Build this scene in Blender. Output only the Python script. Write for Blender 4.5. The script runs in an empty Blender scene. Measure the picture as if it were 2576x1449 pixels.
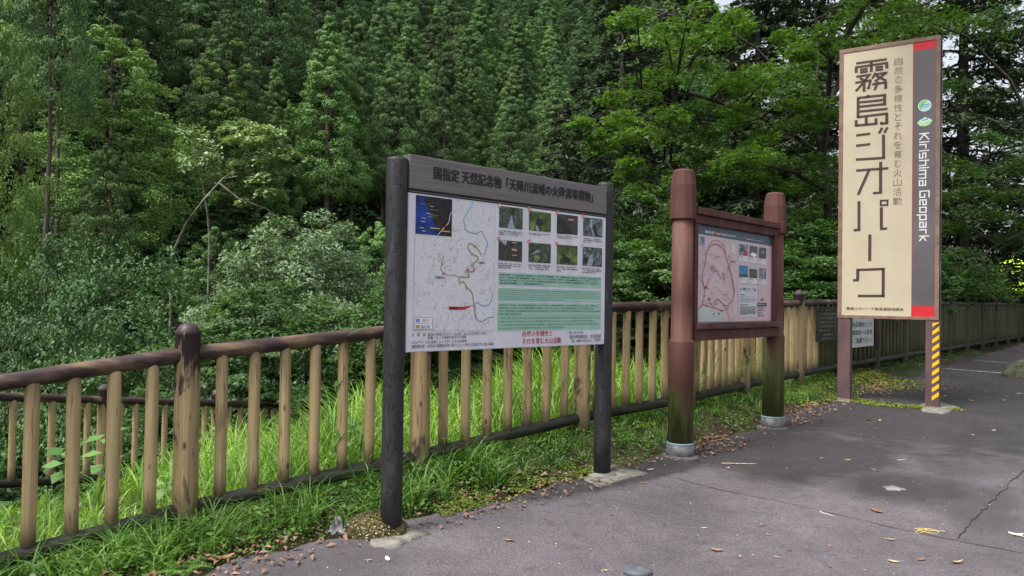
import bpy, math, random
import numpy as np
from mathutils import Matrix, Vector
random.seed(4)
rng = np.random.default_rng(7)
sc = bpy.context.scene
C = sc.collection

# ------------------------------------------------------------------ camera, world, sun, exposure
EYE = 1.4
PITCH, ROLL = math.radians(0.9), 0.0155
FPX = 1935.0                       # focal length in pixels of a 2576 px wide picture
cam_d = bpy.data.cameras.new('camera')
cam_d.sensor_width = 36.0
cam_d.lens = FPX / 2576 * 36.0
cam_d.clip_start = 0.05
cam_d.clip_end = 2000
cam = bpy.data.objects.new('camera', cam_d)
C.objects.link(cam)
RM = Matrix.Rotation(math.radians(90) + PITCH, 3, 'X') @ Matrix.Rotation(ROLL, 3, 'Z')
cam.matrix_world = Matrix.Translation((0, 0, EYE)) @ RM.to_4x4()
sc.camera = cam

SUN = Vector((-0.40, -0.30, 0.90)).normalized()
w = bpy.data.worlds.new('World')
sc.world = w
w.use_nodes = True
nt = w.node_tree
bg = nt.nodes['Background']
sky = nt.nodes.new('ShaderNodeTexSky')
sky.sky_type = 'NISHITA'
sky.sun_disc = False
sky.sun_elevation = math.asin(SUN.z)
sky.sun_rotation = math.atan2(SUN.x, SUN.y)
sky.air_density = 1.0
sky.dust_density = 6.0
sky.ozone_density = 1.0
hsv = nt.nodes.new('ShaderNodeHueSaturation')          # thin high cloud: the sky's own light, much less blue
hsv.inputs['Saturation'].default_value = 0.35
hsv.inputs['Value'].default_value = 1.1
nt.links.new(sky.outputs[0], hsv.inputs['Color'])
nt.links.new(hsv.outputs[0], bg.inputs[0])
bg.inputs[1].default_value = 0.10
sl = bpy.data.lights.new('sun', 'SUN')
sl.energy = 1.5
sl.angle = math.radians(16)
sl.color = (1.0, 0.96, 0.9)
so = bpy.data.objects.new('sun', sl)
C.objects.link(so)
so.rotation_euler = SUN.to_track_quat('Z', 'Y').to_euler()
sc.view_settings.view_transform = 'Standard'
sc.view_settings.look = 'None'
sc.view_settings.gamma = 1
sc.view_settings.use_curve_mapping = False
sc.view_settings.exposure = 1.5

# ------------------------------------------------------------------ helpers: objects
def put(o, label=None, cat=None, group=None, kind=None):
    if label: o['label'] = label
    if cat: o['category'] = cat
    if group: o['group'] = group
    if kind: o['kind'] = kind
    return o

def mesh(name, verts, faces, mats=(), smooth=False, mi=None):
    """verts (N,3); faces (M,k) array or list of index lists"""
    me = bpy.data.meshes.new(name)
    verts = np.asarray(verts, dtype=np.float32)
    if isinstance(faces, np.ndarray):
        k = faces.shape[1]
        me.vertices.add(len(verts)); me.vertices.foreach_set('co', verts.ravel())
        me.loops.add(faces.size); me.loops.foreach_set('vertex_index', faces.astype(np.int32).ravel())
        me.polygons.add(len(faces))
        me.polygons.foreach_set('loop_start', np.arange(0, faces.size, k, dtype=np.int32))
        me.update(calc_edges=True)
    else:
        me.from_pydata([tuple(v) for v in verts], [], faces)
    for m in (mats if isinstance(mats, (list, tuple)) else [mats]):
        me.materials.append(m)
    if mi is not None: me.polygons.foreach_set('material_index', np.asarray(mi, dtype=np.int32))
    if smooth: me.polygons.foreach_set('use_smooth', np.ones(len(me.polygons), dtype=bool))
    me.update()
    return me

def ob(name, data, parent=None, loc=None, mat=None):
    o = bpy.data.objects.new(name, data)
    C.objects.link(o)
    if parent: o.parent = parent
    if mat is not None: o.matrix_local = mat
    elif loc is not None: o.location = loc
    return o

def thing(name, label, cat, loc=(0, 0, 0), rz=0.0, group=None):
    o = ob(name, None, loc=loc)
    o.rotation_euler = (0, 0, rz)
    return put(o, label, cat, group)

def copy_tree(o, parent=None):
    c = o.copy(); C.objects.link(c)
    if parent: c.parent = parent
    for ch in o.children: copy_tree(ch, c)
    return c

def join(parts):
    """[(verts, faces)] with equal face width -> one"""
    vs, fs, n = [], [], 0
    for v, f in parts:
        vs.append(np.asarray(v, float)); fs.append(np.asarray(f) + n); n += len(v)
    return np.concatenate(vs), np.concatenate(fs)

def box(x0, x1, y0, y1, z0, z1):
    v = [(x, y, z) for z in (z0, z1) for y in (y0, y1) for x in (x0, x1)]
    f = [(0, 2, 3, 1), (4, 5, 7, 6), (0, 1, 5, 4), (2, 6, 7, 3), (0, 4, 6, 2), (1, 3, 7, 5)]
    return np.array(v, float), np.array(f)

def bevel_box(name, x0, x1, y0, y1, z0, z1, m, b=.004):
    import bmesh
    v, f = box(x0, x1, y0, y1, z0, z1)
    bm = bmesh.new(); vv = [bm.verts.new(p) for p in v]
    for q in f: bm.faces.new([vv[i] for i in q])
    bmesh.ops.bevel(bm, geom=list(bm.edges), offset=b, segments=2, affect='EDGES', profile=.6)
    bmesh.ops.recalc_face_normals(bm, faces=bm.faces)
    me = bpy.data.meshes.new(name); bm.to_mesh(me); bm.free(); me.materials.append(m)
    return me

def revolve(profile, seg=20, wob=0.0, seed=0, cap0=True, cap1=True):
    """profile: [(r, z)] -> verts and quads, with optional hand-made wobble"""
    r_ = np.random.default_rng(seed)
    prof = np.array(profile, float)
    a = np.linspace(0, 2 * math.pi, seg, endpoint=False)
    ph = r_.uniform(0, 6.3, 4); V = []
    for i, (r, z) in enumerate(prof):
        rr = r * (1 + wob * (np.sin(a * 2 + ph[0] + z * 3) + .7 * np.sin(a * 5 + ph[1] - z * 5) + .6 * math.sin(z * 9 + ph[2])))
        V.append(np.stack([rr * np.cos(a), rr * np.sin(a), np.full(seg, z)], 1))
    V = np.concatenate(V); F = []
    for i in range(len(prof) - 1):
        for j in range(seg):
            k = (j + 1) % seg
            F.append((i * seg + j, i * seg + k, (i + 1) * seg + k, (i + 1) * seg + j))
    F = [tuple(q) for q in F]
    if cap0: F.append(tuple(range(seg - 1, -1, -1)))
    if cap1: F.append(tuple((len(prof) - 1) * seg + j for j in range(seg)))
    return V, F

def tube(pts, rads, seg=8):
    """tapered tube along a polyline"""
    pts = np.array(pts, float); n = len(pts); V = []
    up = np.array([0.31, 0.17, 0.93])
    for i in range(n):
        d = pts[min(i + 1, n - 1)] - pts[max(i - 1, 0)]; d /= np.linalg.norm(d) + 1e-9
        s = np.cross(d, up if abs(d @ up) < .95 else np.array([1., 0, 0])); s /= np.linalg.norm(s) + 1e-9
        t = np.cross(d, s)
        for j in range(seg):
            a = 2 * math.pi * j / seg
            V.append(pts[i] + rads[i] * (math.cos(a) * s + math.sin(a) * t))
    F = [(i * seg + j, i * seg + (j + 1) % seg, (i + 1) * seg + (j + 1) % seg, (i + 1) * seg + j) for i in range(n - 1) for j in range(seg)]
    return np.array(V), np.array(F)

def align(p, q):
    """matrix at p with local z towards q"""
    p, q = Vector(p), Vector(q)
    return Matrix.Translation(p) @ (q - p).to_track_quat('Z', 'X').to_matrix().to_4x4()

# ------------------------------------------------------------------ helpers: photograph rays (layout only, evaluated once for the places of things)
def ray(px, py):
    return RM @ Vector(((px - 1288) / FPX, -(py - 724.5) / FPX, -1))
def at(px, py, Y):
    d = ray(px, py); k = Y / d.y
    return Vector((d.x * k, Y, EYE + d.z * k))

_gy = np.arange(-60, 140, .05)
_gz = np.interp(_gy, [-60, 0, 3, 4.25, 5.3, 6.2, 7.5, 9, 15, 20, 60, 140], [-2.4, -.12, 0, .08, .165, .2, .235, .28, .42, .52, 1.2, 2.5])
_gz = np.convolve(np.pad(_gz, 12, 'edge'), np.ones(25) / 25, 'valid')
def asph(Y): return np.interp(Y, _gy, _gz)
def G(px, py, up=0.0):
    d = ray(px, py); lo, hi = 1.0, 60.0
    for _ in range(50):
        m = (lo + hi) / 2; z = EYE + d.z / d.y * m
        if z > asph(m) + up: lo = m
        else: hi = m
    return Vector((d.x / d.y * lo, lo, asph(lo) + up))

# ------------------------------------------------------------------ helpers: materials
def mat(name, rough=.75, spec=.3):
    m = bpy.data.materials.new(name); m.use_nodes = True
    n = m.node_tree.nodes; b = n['Principled BSDF']
    b.inputs['Roughness'].default_value = rough
    b.inputs['Specular IOR Level'].default_value = spec
    return m, m.node_tree, b

class N:
    """small node helper"""
    def __init__(s, nt): s.nt = nt
    def n(s, t, **kw):
        x = s.nt.nodes.new(t)
        for k, v in kw.items(): setattr(x, k, v)
        return x
    def l(s, a, b): s.nt.links.new(a, b)
    def coord(s, out='Object', scale=(1, 1, 1), rnd=False, loc=None):
        t = s.n('ShaderNodeTexCoord'); mp = s.n('ShaderNodeMapping')
        mp.inputs['Scale'].default_value = scale
        src = t.outputs[out]
        if rnd:
            oi = s.n('ShaderNodeObjectInfo'); mu = s.n('ShaderNodeMath', operation='MULTIPLY'); mu.inputs[1].default_value = 37.0
            s.l(oi.outputs['Random'], mu.inputs[0])
            ad = s.n('ShaderNodeVectorMath', operation='ADD'); s.l(src, ad.inputs[0]); s.l(mu.outputs[0], ad.inputs[1]); 
            s.l(ad.outputs[0], mp.inputs['Vector'])
        else: s.l(src, mp.inputs['Vector'])
        if loc: mp.inputs['Location'].default_value = loc
        return mp.outputs[0]
    def noise(s, vec, scale=5, detail=4, rough=.55, dist=0):
        x = s.n('ShaderNodeTexNoise'); x.inputs['Scale'].default_value = scale; x.inputs['Detail'].default_value = detail
        x.inputs['Roughness'].default_value = rough; x.inputs['Distortion'].default_value = dist
        if vec is not None: s.l(vec, x.inputs['Vector'])
        return x.outputs['Fac']
    def ramp(s, fac, stops, interp='LINEAR'):
        r = s.n('ShaderNodeValToRGB'); e = r.color_ramp.elements; r.color_ramp.interpolation = interp
        while len(e) < len(stops): e.new(.5)
        for i, (p, c) in enumerate(stops):
            e[i].position = p; e[i].color = (c if len(c) == 4 else (*c, 1)) if not isinstance(c, (int, float)) else (c, c, c, 1)
        s.l(fac, r.inputs[0]); return r.outputs[0]
    def mix(s, fac, a, b, blend='MIX'):
        x = s.n('ShaderNodeMix', data_type='RGBA', blend_type=blend)
        for k, v in ((0, fac), (6, a), (7, b)):
            if isinstance(v, (int, float)): x.inputs[k].default_value = v
            elif isinstance(v, tuple): x.inputs[k].default_value = (*v, 1)
            else: s.l(v, x.inputs[k])
        return x.outputs[2]
    def math(s, op, a, b=None, clamp=False):
        x = s.n('ShaderNodeMath', operation=op, use_clamp=clamp)
        for k, v in ((0, a), (1, b)):
            if v is None: continue
            if isinstance(v, (int, float)): x.inputs[k].default_value = v
            else: s.l(v, x.inputs[k])
        return x.outputs[0]
    def sep(s, vec):
        x = s.n('ShaderNodeSeparateXYZ'); s.l(vec, x.inputs[0]); return x.outputs
    def bump(s, h, b, strength=.3, dist=.01):
        x = s.n('ShaderNodeBump'); x.inputs['Strength'].default_value = strength; x.inputs['Distance'].default_value = dist
        s.l(h, x.inputs['Height']); s.l(x.outputs[0], b.inputs['Normal'])

def noisy(name, c1, c2, scale=8, rough=.75, bump=.2, spec=.3, sc3=(1, 1, 1), rnd=True, lo=.35, hi=.65, dist=.01):
    m, t, b = mat(name, rough, spec); k = N(t)
    v = k.coord('Object', sc3, rnd); f = k.noise(v, scale, 6)
    k.l(k.ramp(f, [(lo, c1), (hi, c2)]), b.inputs['Base Color'])
    if bump: k.bump(k.noise(v, scale * 4, 4), b, bump, dist)
    return m

def flat(name, c, rough=.5, spec=.3, vary=.04, scale=9):
    """printed or painted colour with slight weathering"""
    m, t, b = mat(name, rough, spec); k = N(t)
    f = k.noise(k.coord('Object'), scale, 5)
    k.l(k.ramp(f, [(.3, tuple(x * (1 - vary) for x in c)), (.7, tuple(min(1, x * (1 + vary)) for x in c))]), b.inputs['Base Color'])
    return m

def leafmat(name, c1, c2, trans=.3, rough=.6, spec=.25, yellow=None, scale=.6, transcol=None, rnd_obj=.25):
    """foliage: diffuse and translucent, with colour drifting through the crown and from tree to tree"""
    m, t, b = mat(name, rough, spec); k = N(t)
    f = k.noise(k.coord('Object', rnd=True), scale, 3)
    col = k.ramp(f, [(.35, c1), (.65, c2)])
    geo = k.n('ShaderNodeNewGeometry')
    hs = k.n('ShaderNodeHueSaturation')
    oi = k.n('ShaderNodeObjectInfo')
    v1 = k.math('MULTIPLY_ADD', geo.outputs['Random Per Island'], .5); t.nodes[-1].inputs[2].default_value = .75
    v2 = k.math('MULTIPLY_ADD', oi.outputs['Random'], rnd_obj * 2); t.nodes[-1].inputs[2].default_value = 1 - rnd_obj
    k.l(k.math('MULTIPLY', v1, v2), hs.inputs['Value'])
    h1 = k.math('MULTIPLY_ADD', k.math('FRACT', k.math('MULTIPLY', oi.outputs['Random'], 7.3)), .018); t.nodes[-1].inputs[2].default_value = .491
    k.l(h1, hs.inputs['Hue'])
    k.l(col, hs.inputs['Color'])
    colr = hs.outputs[0]
    k.l(colr, b.inputs['Base Color'])
    if trans:
        tr = k.n('ShaderNodeBsdfTranslucent'); ms = k.n('ShaderNodeMixShader'); ms.inputs[0].default_value = trans
        k.l(k.mix(1.0, colr, transcol or (1.0, 1.0, .45), 'MULTIPLY'), tr.inputs[0])
        k.l(b.outputs[0], ms.inputs[1]); k.l(tr.outputs[0], ms.inputs[2])
        k.l(ms.outputs[0], t.nodes['Material Output'].inputs[0])
    return m
# ------------------------------------------------------------------ the fence line in plan and the lie of the land
def rail_pt(px, py, Y): return at(px, py, Y)
A0 = rail_pt(474, 889, 4.3); P0 = rail_pt(0, 960, 3.71)
Am = A0 + (P0 - A0) * 1.7
FP = [Am, A0, rail_pt(1060, 823, 5.2), rail_pt(1466, 777, 6.16), rail_pt(1733, 769, 7.2), rail_pt(1873, 768, 8.35), rail_pt(2010, 764, 9.5)]
_a, _b = FP[-1].copy(), Vector((.993, 1.1, 0))
for i in range(1, 14):
    p = _a + _b * i; p.z = EYE + .03 + (.055 * min(i, 10) / 10) + .0; FP.append(p)
Am2 = Am + (Am - A0) * 3.0; Am2.z = Am.z - .3
POLY = np.array([(Am2.x, Am2.y)] + [(p.x, p.y) for p in FP] + [(FP[-1].x + 40, FP[-1].y + 44)])
PZ = np.array([Am2.z] + [p.z for p in FP] + [FP[-1].z + 1.0]) - 1.0
def fence_coord(x, y):
    """signed distance from the fence (positive beyond it), soil height there, and edge offset"""
    x = np.asarray(x, float); y = np.asarray(y, float)
    best = np.full(x.shape, 1e9); sg = np.zeros(x.shape); zs = np.zeros(x.shape)
    for i in range(len(POLY) - 1):
        a, b = POLY[i], POLY[i + 1]; d = b - a; L2 = d @ d
        t = ((x - a[0]) * d[0] + (y - a[1]) * d[1]) / L2
        tc = np.clip(t, 0, 1)
        dx, dy = x - a[0] - tc * d[0], y - a[1] - tc * d[1]
        dist = np.hypot(dx, dy); side = np.sign(d[0] * dy - d[1] * dx)
        m = dist < best
        best = np.where(m, dist, best); sg = np.where(m, side, sg); zs = np.where(m, PZ[i] + tc * (PZ[i + 1] - PZ[i]), zs)
    return best * sg, zs
def sstep(a, b, x):
    t = np.clip((x - a) / (b - a), 0, 1); return t * t * (3 - 2 * t)
def height(x, y):
    x = np.asarray(x, float); y = np.asarray(y, float)
    d, zs = fence_coord(x, y)
    az = np.degrees(np.arctan2(x, np.maximum(y, .5)))        # bearing from the viewpoint
    right = sstep(6, 24, az)                                  # 1 where the land stays level on the right
    A = asph(y)
    near = A - .05
    bank = sstep(-.55, -.1, d)
    z = near * (1 - bank) + zs * bank
    dd = np.maximum(d, 0)
    slope = (.1 * dd + .02 * dd ** 2) * (1 - .75 * right) * (1 - .45 * sstep(-11, 0, az))
    slope = np.minimum(slope, 2.2)
    fall = sstep(7.5, 15, dd) * (8.0 * (1 - right) + .5 * right)
    hill = (sstep(28, 46, dd) * 5.5 + np.maximum(dd - 45, 0) * .80) * (1 - sstep(10, 26, az))
    hump = .25 * np.sin(x * .7 + 1) * np.sin(y * .6) * sstep(8, 14, dd)
    return z - slope - fall + hill + hump
def hz(x, y): return float(height(x, y))

def grid_axis(parts):
    out = []
    for a, b, s in parts: out += list(np.arange(a, b, s))
    return np.array(out + [parts[-1][1]])
gx = grid_axis([(-220, -60, 10), (-60, -12, 2), (-12, -5, .4), (-5, 6, .12), (6, 16, .4), (16, 60, 2), (60, 220, 10)])
gy = grid_axis([(-60, 0, 5), (0, 2.5, .5), (2.5, 12, .12), (12, 24, .5), (24, 90, 2), (90, 300, 10)])
XX, YY = np.meshgrid(gx, gy)
ZZ = height(XX, YY)
nx, ny = len(gx), len(gy)
idx = np.arange(nx * ny).reshape(ny, nx)
gf = np.stack([idx[:-1, :-1].ravel(), idx[:-1, 1:].ravel(), idx[1:, 1:].ravel(), idx[1:, :-1].ravel()], 1)

# soil material
m_soil, t, b = mat('soil', .95, .1); k = N(t)
v = k.coord('Object')
f1 = k.noise(v, 9, 8); f2 = k.noise(v, 1.1, 4)
c = k.mix(k.ramp(f2, [(.42, 0.0), (.6, 1.0)]), k.ramp(f1, [(.3, (.018, .013, .009)), (.7, (.06, .045, .028))]), k.ramp(f1, [(.3, (.012, .022, .008)), (.7, (.04, .062, .02))]))
k.l(c, b.inputs['Base Color']); k.bump(f1, b, .8, .03)
m_floor = noisy('forest_floor', (.006, .007, .004), (.02, .02, .011), 1.4, 1.0, 1.0, spec=0.0, rnd=False, dist=.3)
fd_, _ = fence_coord(XX.ravel()[gf[:, 0]], YY.ravel()[gf[:, 0]])
put(ob('ground', mesh('ground', np.stack([XX.ravel(), YY.ravel(), ZZ.ravel()], 1), gf, [m_soil, m_floor], True, (fd_ > 9).astype(int))), kind='structure')

# asphalt sheet: bounded by an irregular edge running beside the fence
m_asph, t, b = mat('asphalt', .62, .35); k = N(t)
v = k.coord('Object')
fine = k.noise(v, 260, 4, .7); agg = k.n('ShaderNodeTexVoronoi'); agg.inputs['Scale'].default_value = 150; k.l(v, agg.inputs['Vector'])
base = k.ramp(k.noise(v, 1.6, 7, .6), [(.3, (.062, .055, .062)), (.7, (.110, .098, .108))])
grain = k.ramp(fine, [(.36, .3), (.5, 1.0), (.64, 1.6)])
base = k.mix(.75, base, grain, 'MULTIPLY')
mid = k.noise(v, 75, 3, .8)
base = k.mix(.8, base, k.ramp(mid, [(.36, .55), (.5, 1.0), (.64, 1.4)]), 'MULTIPLY')
speck = k.ramp(agg.outputs['Distance'], [(.05, 1.0), (.14, 0.0)])
sp2 = k.math('MULTIPLY', speck, k.ramp(k.noise(v, 31, 3), [(.6, 0.0), (.66, .8)]))
base = k.mix(sp2, base, (.42, .38, .36))
# damp stains plus painted canopy shade at the boards' foot, with a soft wavy margin
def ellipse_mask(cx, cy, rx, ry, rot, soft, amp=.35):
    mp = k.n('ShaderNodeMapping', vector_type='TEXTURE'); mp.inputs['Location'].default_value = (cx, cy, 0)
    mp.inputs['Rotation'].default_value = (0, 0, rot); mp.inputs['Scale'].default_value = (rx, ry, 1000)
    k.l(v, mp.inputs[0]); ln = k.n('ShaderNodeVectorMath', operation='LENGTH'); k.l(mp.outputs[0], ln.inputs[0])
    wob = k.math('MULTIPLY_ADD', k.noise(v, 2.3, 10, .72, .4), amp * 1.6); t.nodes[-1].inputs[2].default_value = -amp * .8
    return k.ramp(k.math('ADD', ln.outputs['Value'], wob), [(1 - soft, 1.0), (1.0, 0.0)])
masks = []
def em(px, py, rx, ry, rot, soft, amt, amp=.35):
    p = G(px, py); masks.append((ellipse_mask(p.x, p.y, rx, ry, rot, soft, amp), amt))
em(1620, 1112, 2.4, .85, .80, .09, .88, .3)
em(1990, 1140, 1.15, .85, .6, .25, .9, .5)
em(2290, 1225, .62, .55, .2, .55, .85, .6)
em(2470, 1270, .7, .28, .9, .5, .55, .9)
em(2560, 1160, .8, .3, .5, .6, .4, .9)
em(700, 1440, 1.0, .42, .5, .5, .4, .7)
em(2480, 960, 7.5, 4.4, .7, .25, .9, .5)  # far pavement: canopy shade painted into the asphalt colour
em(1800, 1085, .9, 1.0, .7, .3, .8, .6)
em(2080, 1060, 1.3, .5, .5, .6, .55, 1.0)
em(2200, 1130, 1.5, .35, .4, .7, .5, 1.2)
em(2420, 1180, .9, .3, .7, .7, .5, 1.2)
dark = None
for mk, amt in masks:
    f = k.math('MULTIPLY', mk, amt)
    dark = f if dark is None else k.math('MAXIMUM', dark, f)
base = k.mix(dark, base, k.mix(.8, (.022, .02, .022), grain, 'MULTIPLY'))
# mottled wear
base = k.mix(k.ramp(k.noise(v, 9, 12, .78), [(.52, 0.0), (.62, .55)]), base, (.05, .044, .045))
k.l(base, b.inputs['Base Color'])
k.l(k.ramp(k.noise(v, 2.2, 3), [(.35, .5), (.65, .8)]), b.inputs['Roughness'])
k.bump(k.mix(.5, fine, agg.outputs['Distance']), b, .55, .006)

def edge_pt(i, f):
    a, b = FP[i], FP[min(i + 1, len(FP) - 1)]
    p = a + (b - a) * f; d = (b - a).normalized(); return p, Vector((d.y, -d.x, 0))
edge = []
for i in range(len(FP) - 1):
    for f in np.linspace(0, 1, 12, endpoint=False):
        p, nrm = edge_pt(i, f)
        s_ = i + f
        off = np.interp(s_, [0, 1, 1.6, 2.3, 3, 4, 5, 6, 7.3, 9, 20], [.62, .6, .55, .56, .5, .5, .45, .5, .55, .35, .3])
        off += .035 * math.sin(s_ * 9.1) + .03 * math.sin(s_ * 21 + 1) + random.uniform(-.02, .02)
        e = p + nrm * off; edge.append((e.x, e.y))
edge = [(edge[0][0] - 12, edge[0][1] - 10)] + edge + [(edge[-1][0] + 40, edge[-1][1] + 44)]
V, F = [], []
ws = [0, .15, .5, 1, 2, 4, 8, 16, 40, 90]
for (ex, ey) in edge:
    for wv in ws:
        x = ex + wv * .8; y = ey - wv * .6
        V.append((x, y, float(asph(y))))
n_ = len(ws)
# finer strips so that the surface follows its own gentle rise
def strip_mesh(rows, cols, fn):
    P = np.array([fn(r, c_) for r in rows for c_ in cols]); i_ = np.arange(len(rows) * len(cols)).reshape(len(rows), len(cols))
    return P, np.stack([i_[:-1, :-1].ravel(), i_[:-1, 1:].ravel(), i_[1:, 1:].ravel(), i_[1:, :-1].ravel()], 1)
ed = np.array(edge)
cols = np.concatenate([np.arange(0, 3, .15), np.arange(3, 12, .5), [14, 20, 40, 90]])
def afn(r, c_):
    x = ed[r, 0] + c_ * .8; y = ed[r, 1] - c_ * .6
    return (x, y, float(asph(y)))
P, F = strip_mesh(range(len(ed)), cols, afn)
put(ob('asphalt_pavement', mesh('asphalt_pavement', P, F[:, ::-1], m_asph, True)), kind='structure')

# crack ribbons a hair above the asphalt
m_crack = noisy('crack_dirt', (.012, .01, .01), (.03, .025, .022), 30, .95, 0)
def ribbon(pts, w0, up=.004, jit=.006, name='crack'):
    P_ = []
    for (a, b_) in zip(pts[:-1], pts[1:]):
        nseg = max(2, int((b_ - a).length / .06))
        for i in range(nseg): P_.append(a + (b_ - a) * (i / nseg))
    P_.append(pts[-1]); V_ = []
    for i, p in enumerate(P_):
        d = (P_[min(i + 1, len(P_) - 1)] - P_[max(i - 1, 0)]).normalized(); s_ = Vector((d.y, -d.x, 0))
        c_ = p + s_ * random.uniform(-jit, jit); ww = w0 * random.uniform(.5, 1.3)
        for sgn in (-1, 1):
            q = c_ + s_ * ww * sgn; V_.append((q.x, q.y, float(asph(q.y)) + up))
    F_ = np.array([(2 * i, 2 * i + 1, 2 * i + 3, 2 * i + 2) for i in range(len(P_) - 1)])
    return np.array(V_), F_
Z6 = lambda x, y: G((2300 + x / 1.2407) * .63889, (1100 + y / 1.2407) * .63889)
r1 = ribbon([Z6(*p) for p in ((150, 905), (400, 960), (660, 1030), (900, 1075), (1150, 1130), (1500, 1212), (1800, 1275), (2149, 1340))], .0028)
r2 = ribbon([Z6(*p) for p in ((1830, 1270), (1850, 1230), (1960, 1120), (2060, 1020), (2149, 930))], .003, jit=.011)
V_, F_ = join([r1, r2])
put(ob('pavement_crack', mesh('pavement_crack', V_, F_, m_crack)), kind='structure')
# faded parking lines
m_line = noisy('faded_white_paint', (.08, .08, .08), (.42, .41, .4), 30, .8, .1, lo=.4, hi=.55)
for a, b_ in (((2367, 927), (2640, 948)), ((2451, 907), (2620, 919))):
    V_, F_ = ribbon([G(*a), G(*b_)], .03, .004, .004)
    put(ob('parking_line', mesh('parking_line', V_, F_, m_line)), kind='structure')
# pale patch of worn filler and concrete footings
m_conc = noisy('weathered_concrete', (.085, .08, .07), (.2, .19, .165), 14, .9, .5, rnd=False, dist=.006)
def patch(name, pix, m, th=.006, kind='structure', seg=5, jit=.012):
    """thin cast slab with an uneven outline"""
    c_ = [G(*p) if isinstance(p, tuple) else p for p in pix]; pts = []
    for a, b_ in zip(c_, c_[1:] + c_[:1]):
        for i in range(seg): q = a + (b_ - a) * (i / seg); pts.append(Vector((q.x + random.uniform(-jit, jit), q.y + random.uniform(-jit, jit), 0)))
    n = len(pts); ce = sum(pts, Vector()) / n
    V_ = [(p.x, p.y, float(asph(p.y)) - .02) for p in pts] + [(ce.x + (p.x - ce.x) * .985, ce.y + (p.y - ce.y) * .985, float(asph(p.y)) + th) for p in pts]
    mid = [(ce.x + (p.x - ce.x) * .5, ce.y + (p.y - ce.y) * .5, float(asph(ce.y + (p.y - ce.y) * .5)) + th * 1.5) for p in pts]
    V_ += mid + [(ce.x, ce.y, float(asph(ce.y)) + th * 1.6)]
    F_ = []
    for i in range(n):
        j = (i + 1) % n
        F_ += [(i, j, n + j, n + i), (n + i, n + j, 2 * n + j, 2 * n + i), (2 * n + i, 2 * n + j, 3 * n)]
    return put(ob(name, mesh(name, V_, F_, m, True)), kind=kind)
patch('concrete_footing', [(1490, 1190), (1545, 1170), (1628, 1192), (1570, 1208), (1512, 1228), (1470, 1208)], m_conc, .008)
patch('concrete_footing', [(950, 1345), (1010, 1322), (1080, 1345), (1040, 1362), (985, 1382), (925, 1372)], m_conc, .01)
patch('concrete_footing', [(2310, 1022), (2340, 1008), (2412, 1024), (2375, 1042), (2320, 1036)], m_conc, .008)
patch('concrete_footing', [(2100, 1002), (2118, 992), (2152, 1000), (2140, 1010), (2108, 1010)], m_conc, .006)
patch('filler_patch', [Z6(1455, 1012), Z6(1515, 1010), Z6(1572, 1027), Z6(1530, 1033), Z6(1480, 1028)], noisy('grey_filler', (.13, .13, .14), (.2, .2, .21), 20, .7, .2), .004)
# ------------------------------------------------------------------ wood materials
def woodmat(name, c1, c2, stain, kind):
    m, t, b = mat(name, .6, .3); k = N(t)
    tc = k.n('ShaderNodeTexCoord'); z = k.sep(tc.outputs['Object'])[2]
    st = k.noise(k.coord('Object', (22, 22, 1.4), True), 1.0, 5, .6)
    fib = k.noise(k.coord('Object', (90, 90, 3), True), 1.0, 3, .6)
    blot = k.noise(k.coord('Object', (6, 6, 2.6), True), 1.0, 5, .6, .4)
    col = k.ramp(st, [(.3, c1), (.7, c2)])
    col = k.mix(.5, col, k.ramp(fib, [(.3, .7), (.7, 1.15)]), 'MULTIPLY')
    ck = k.noise(k.coord('Object', (26, 26, .9), True), 1.0, 2, .4)
    col = k.mix(k.ramp(k.math('ABSOLUTE', k.math('SUBTRACT', ck, .5)), [(.0, .75), (.012, 0.0)]), col, (.04, .025, .015))
    kn = k.n('ShaderNodeTexVoronoi'); kn.inputs['Scale'].default_value = 1; k.l(k.coord('Object', (9, 9, 4.2), True), kn.inputs['Vector'])
    col = k.mix(k.ramp(kn.outputs['Distance'], [(.06, .9), (.11, 0.0)]), col, (.05, .03, .015))
    if kind == 'baluster':
        e0 = k.math('MULTIPLY', k.ramp(z, [(.0, 1.0), (.16, 0.0)]), k.ramp(blot, [(.3, .5), (.55, 1.0)]))
        col = k.mix(e0, col, stain)
        z1 = k.math('SUBTRACT', z, .66)
        col = k.mix(k.math('MULTIPLY', k.ramp(z1, [(.0, 0.0), (.18, .75)]), k.ramp(blot, [(.4, 0.0), (.6, 1.0)])), col, stain)
        col = k.mix(k.ramp(blot, [(.60, 0.0), (.66, .4)]), col, stain)
    elif kind == 'post':
        g = k.math('ADD', k.math('MULTIPLY', k.math('SUBTRACT', z, .9), 1.6), k.math('SUBTRACT', st, .5))
        g2 = k.math('ADD', g, k.math('MULTIPLY', k.math('SUBTRACT', blot, .5), 2.2))
        col = k.mix(k.ramp(g2, [(.0, 0.0), (.12, 1.0)]), col, (.034, .022, .027))
        col = k.mix(k.ramp(blot, [(.56, 0.0), (.62, .9)]), col, (.035, .024, .024))
        lo = k.math('ADD', z, k.math('MULTIPLY', blot, .25))
        col = k.mix(k.ramp(lo, [(.16, .95), (.42, 0.0)]), col, (.028, .030, .014))
    elif kind == 'rail':
        col = k.mix(k.ramp(blot, [(.50, 1.0), (.66, .12)]), col, (.032, .018, .02))
    k.l(col, b.inputs['Base Color'])
    k.l(k.ramp(blot, [(.4, .45), (.6, .75)]), b.inputs['Roughness'])
    k.bump(k.mix(.5, st, fib), b, .35, .006)
    return m
m_bal = woodmat('golden_wood', (.44, .335, .18), (.30, .225, .115), (.055, .045, .025), 'baluster')
m_bal_m = woodmat('mossy_wood', (.085, .08, .036), (.04, .046, .02), (.03, .035, .015), 'baluster')  # mossy tone, darkened further in colour to carry the far fence's shade
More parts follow.
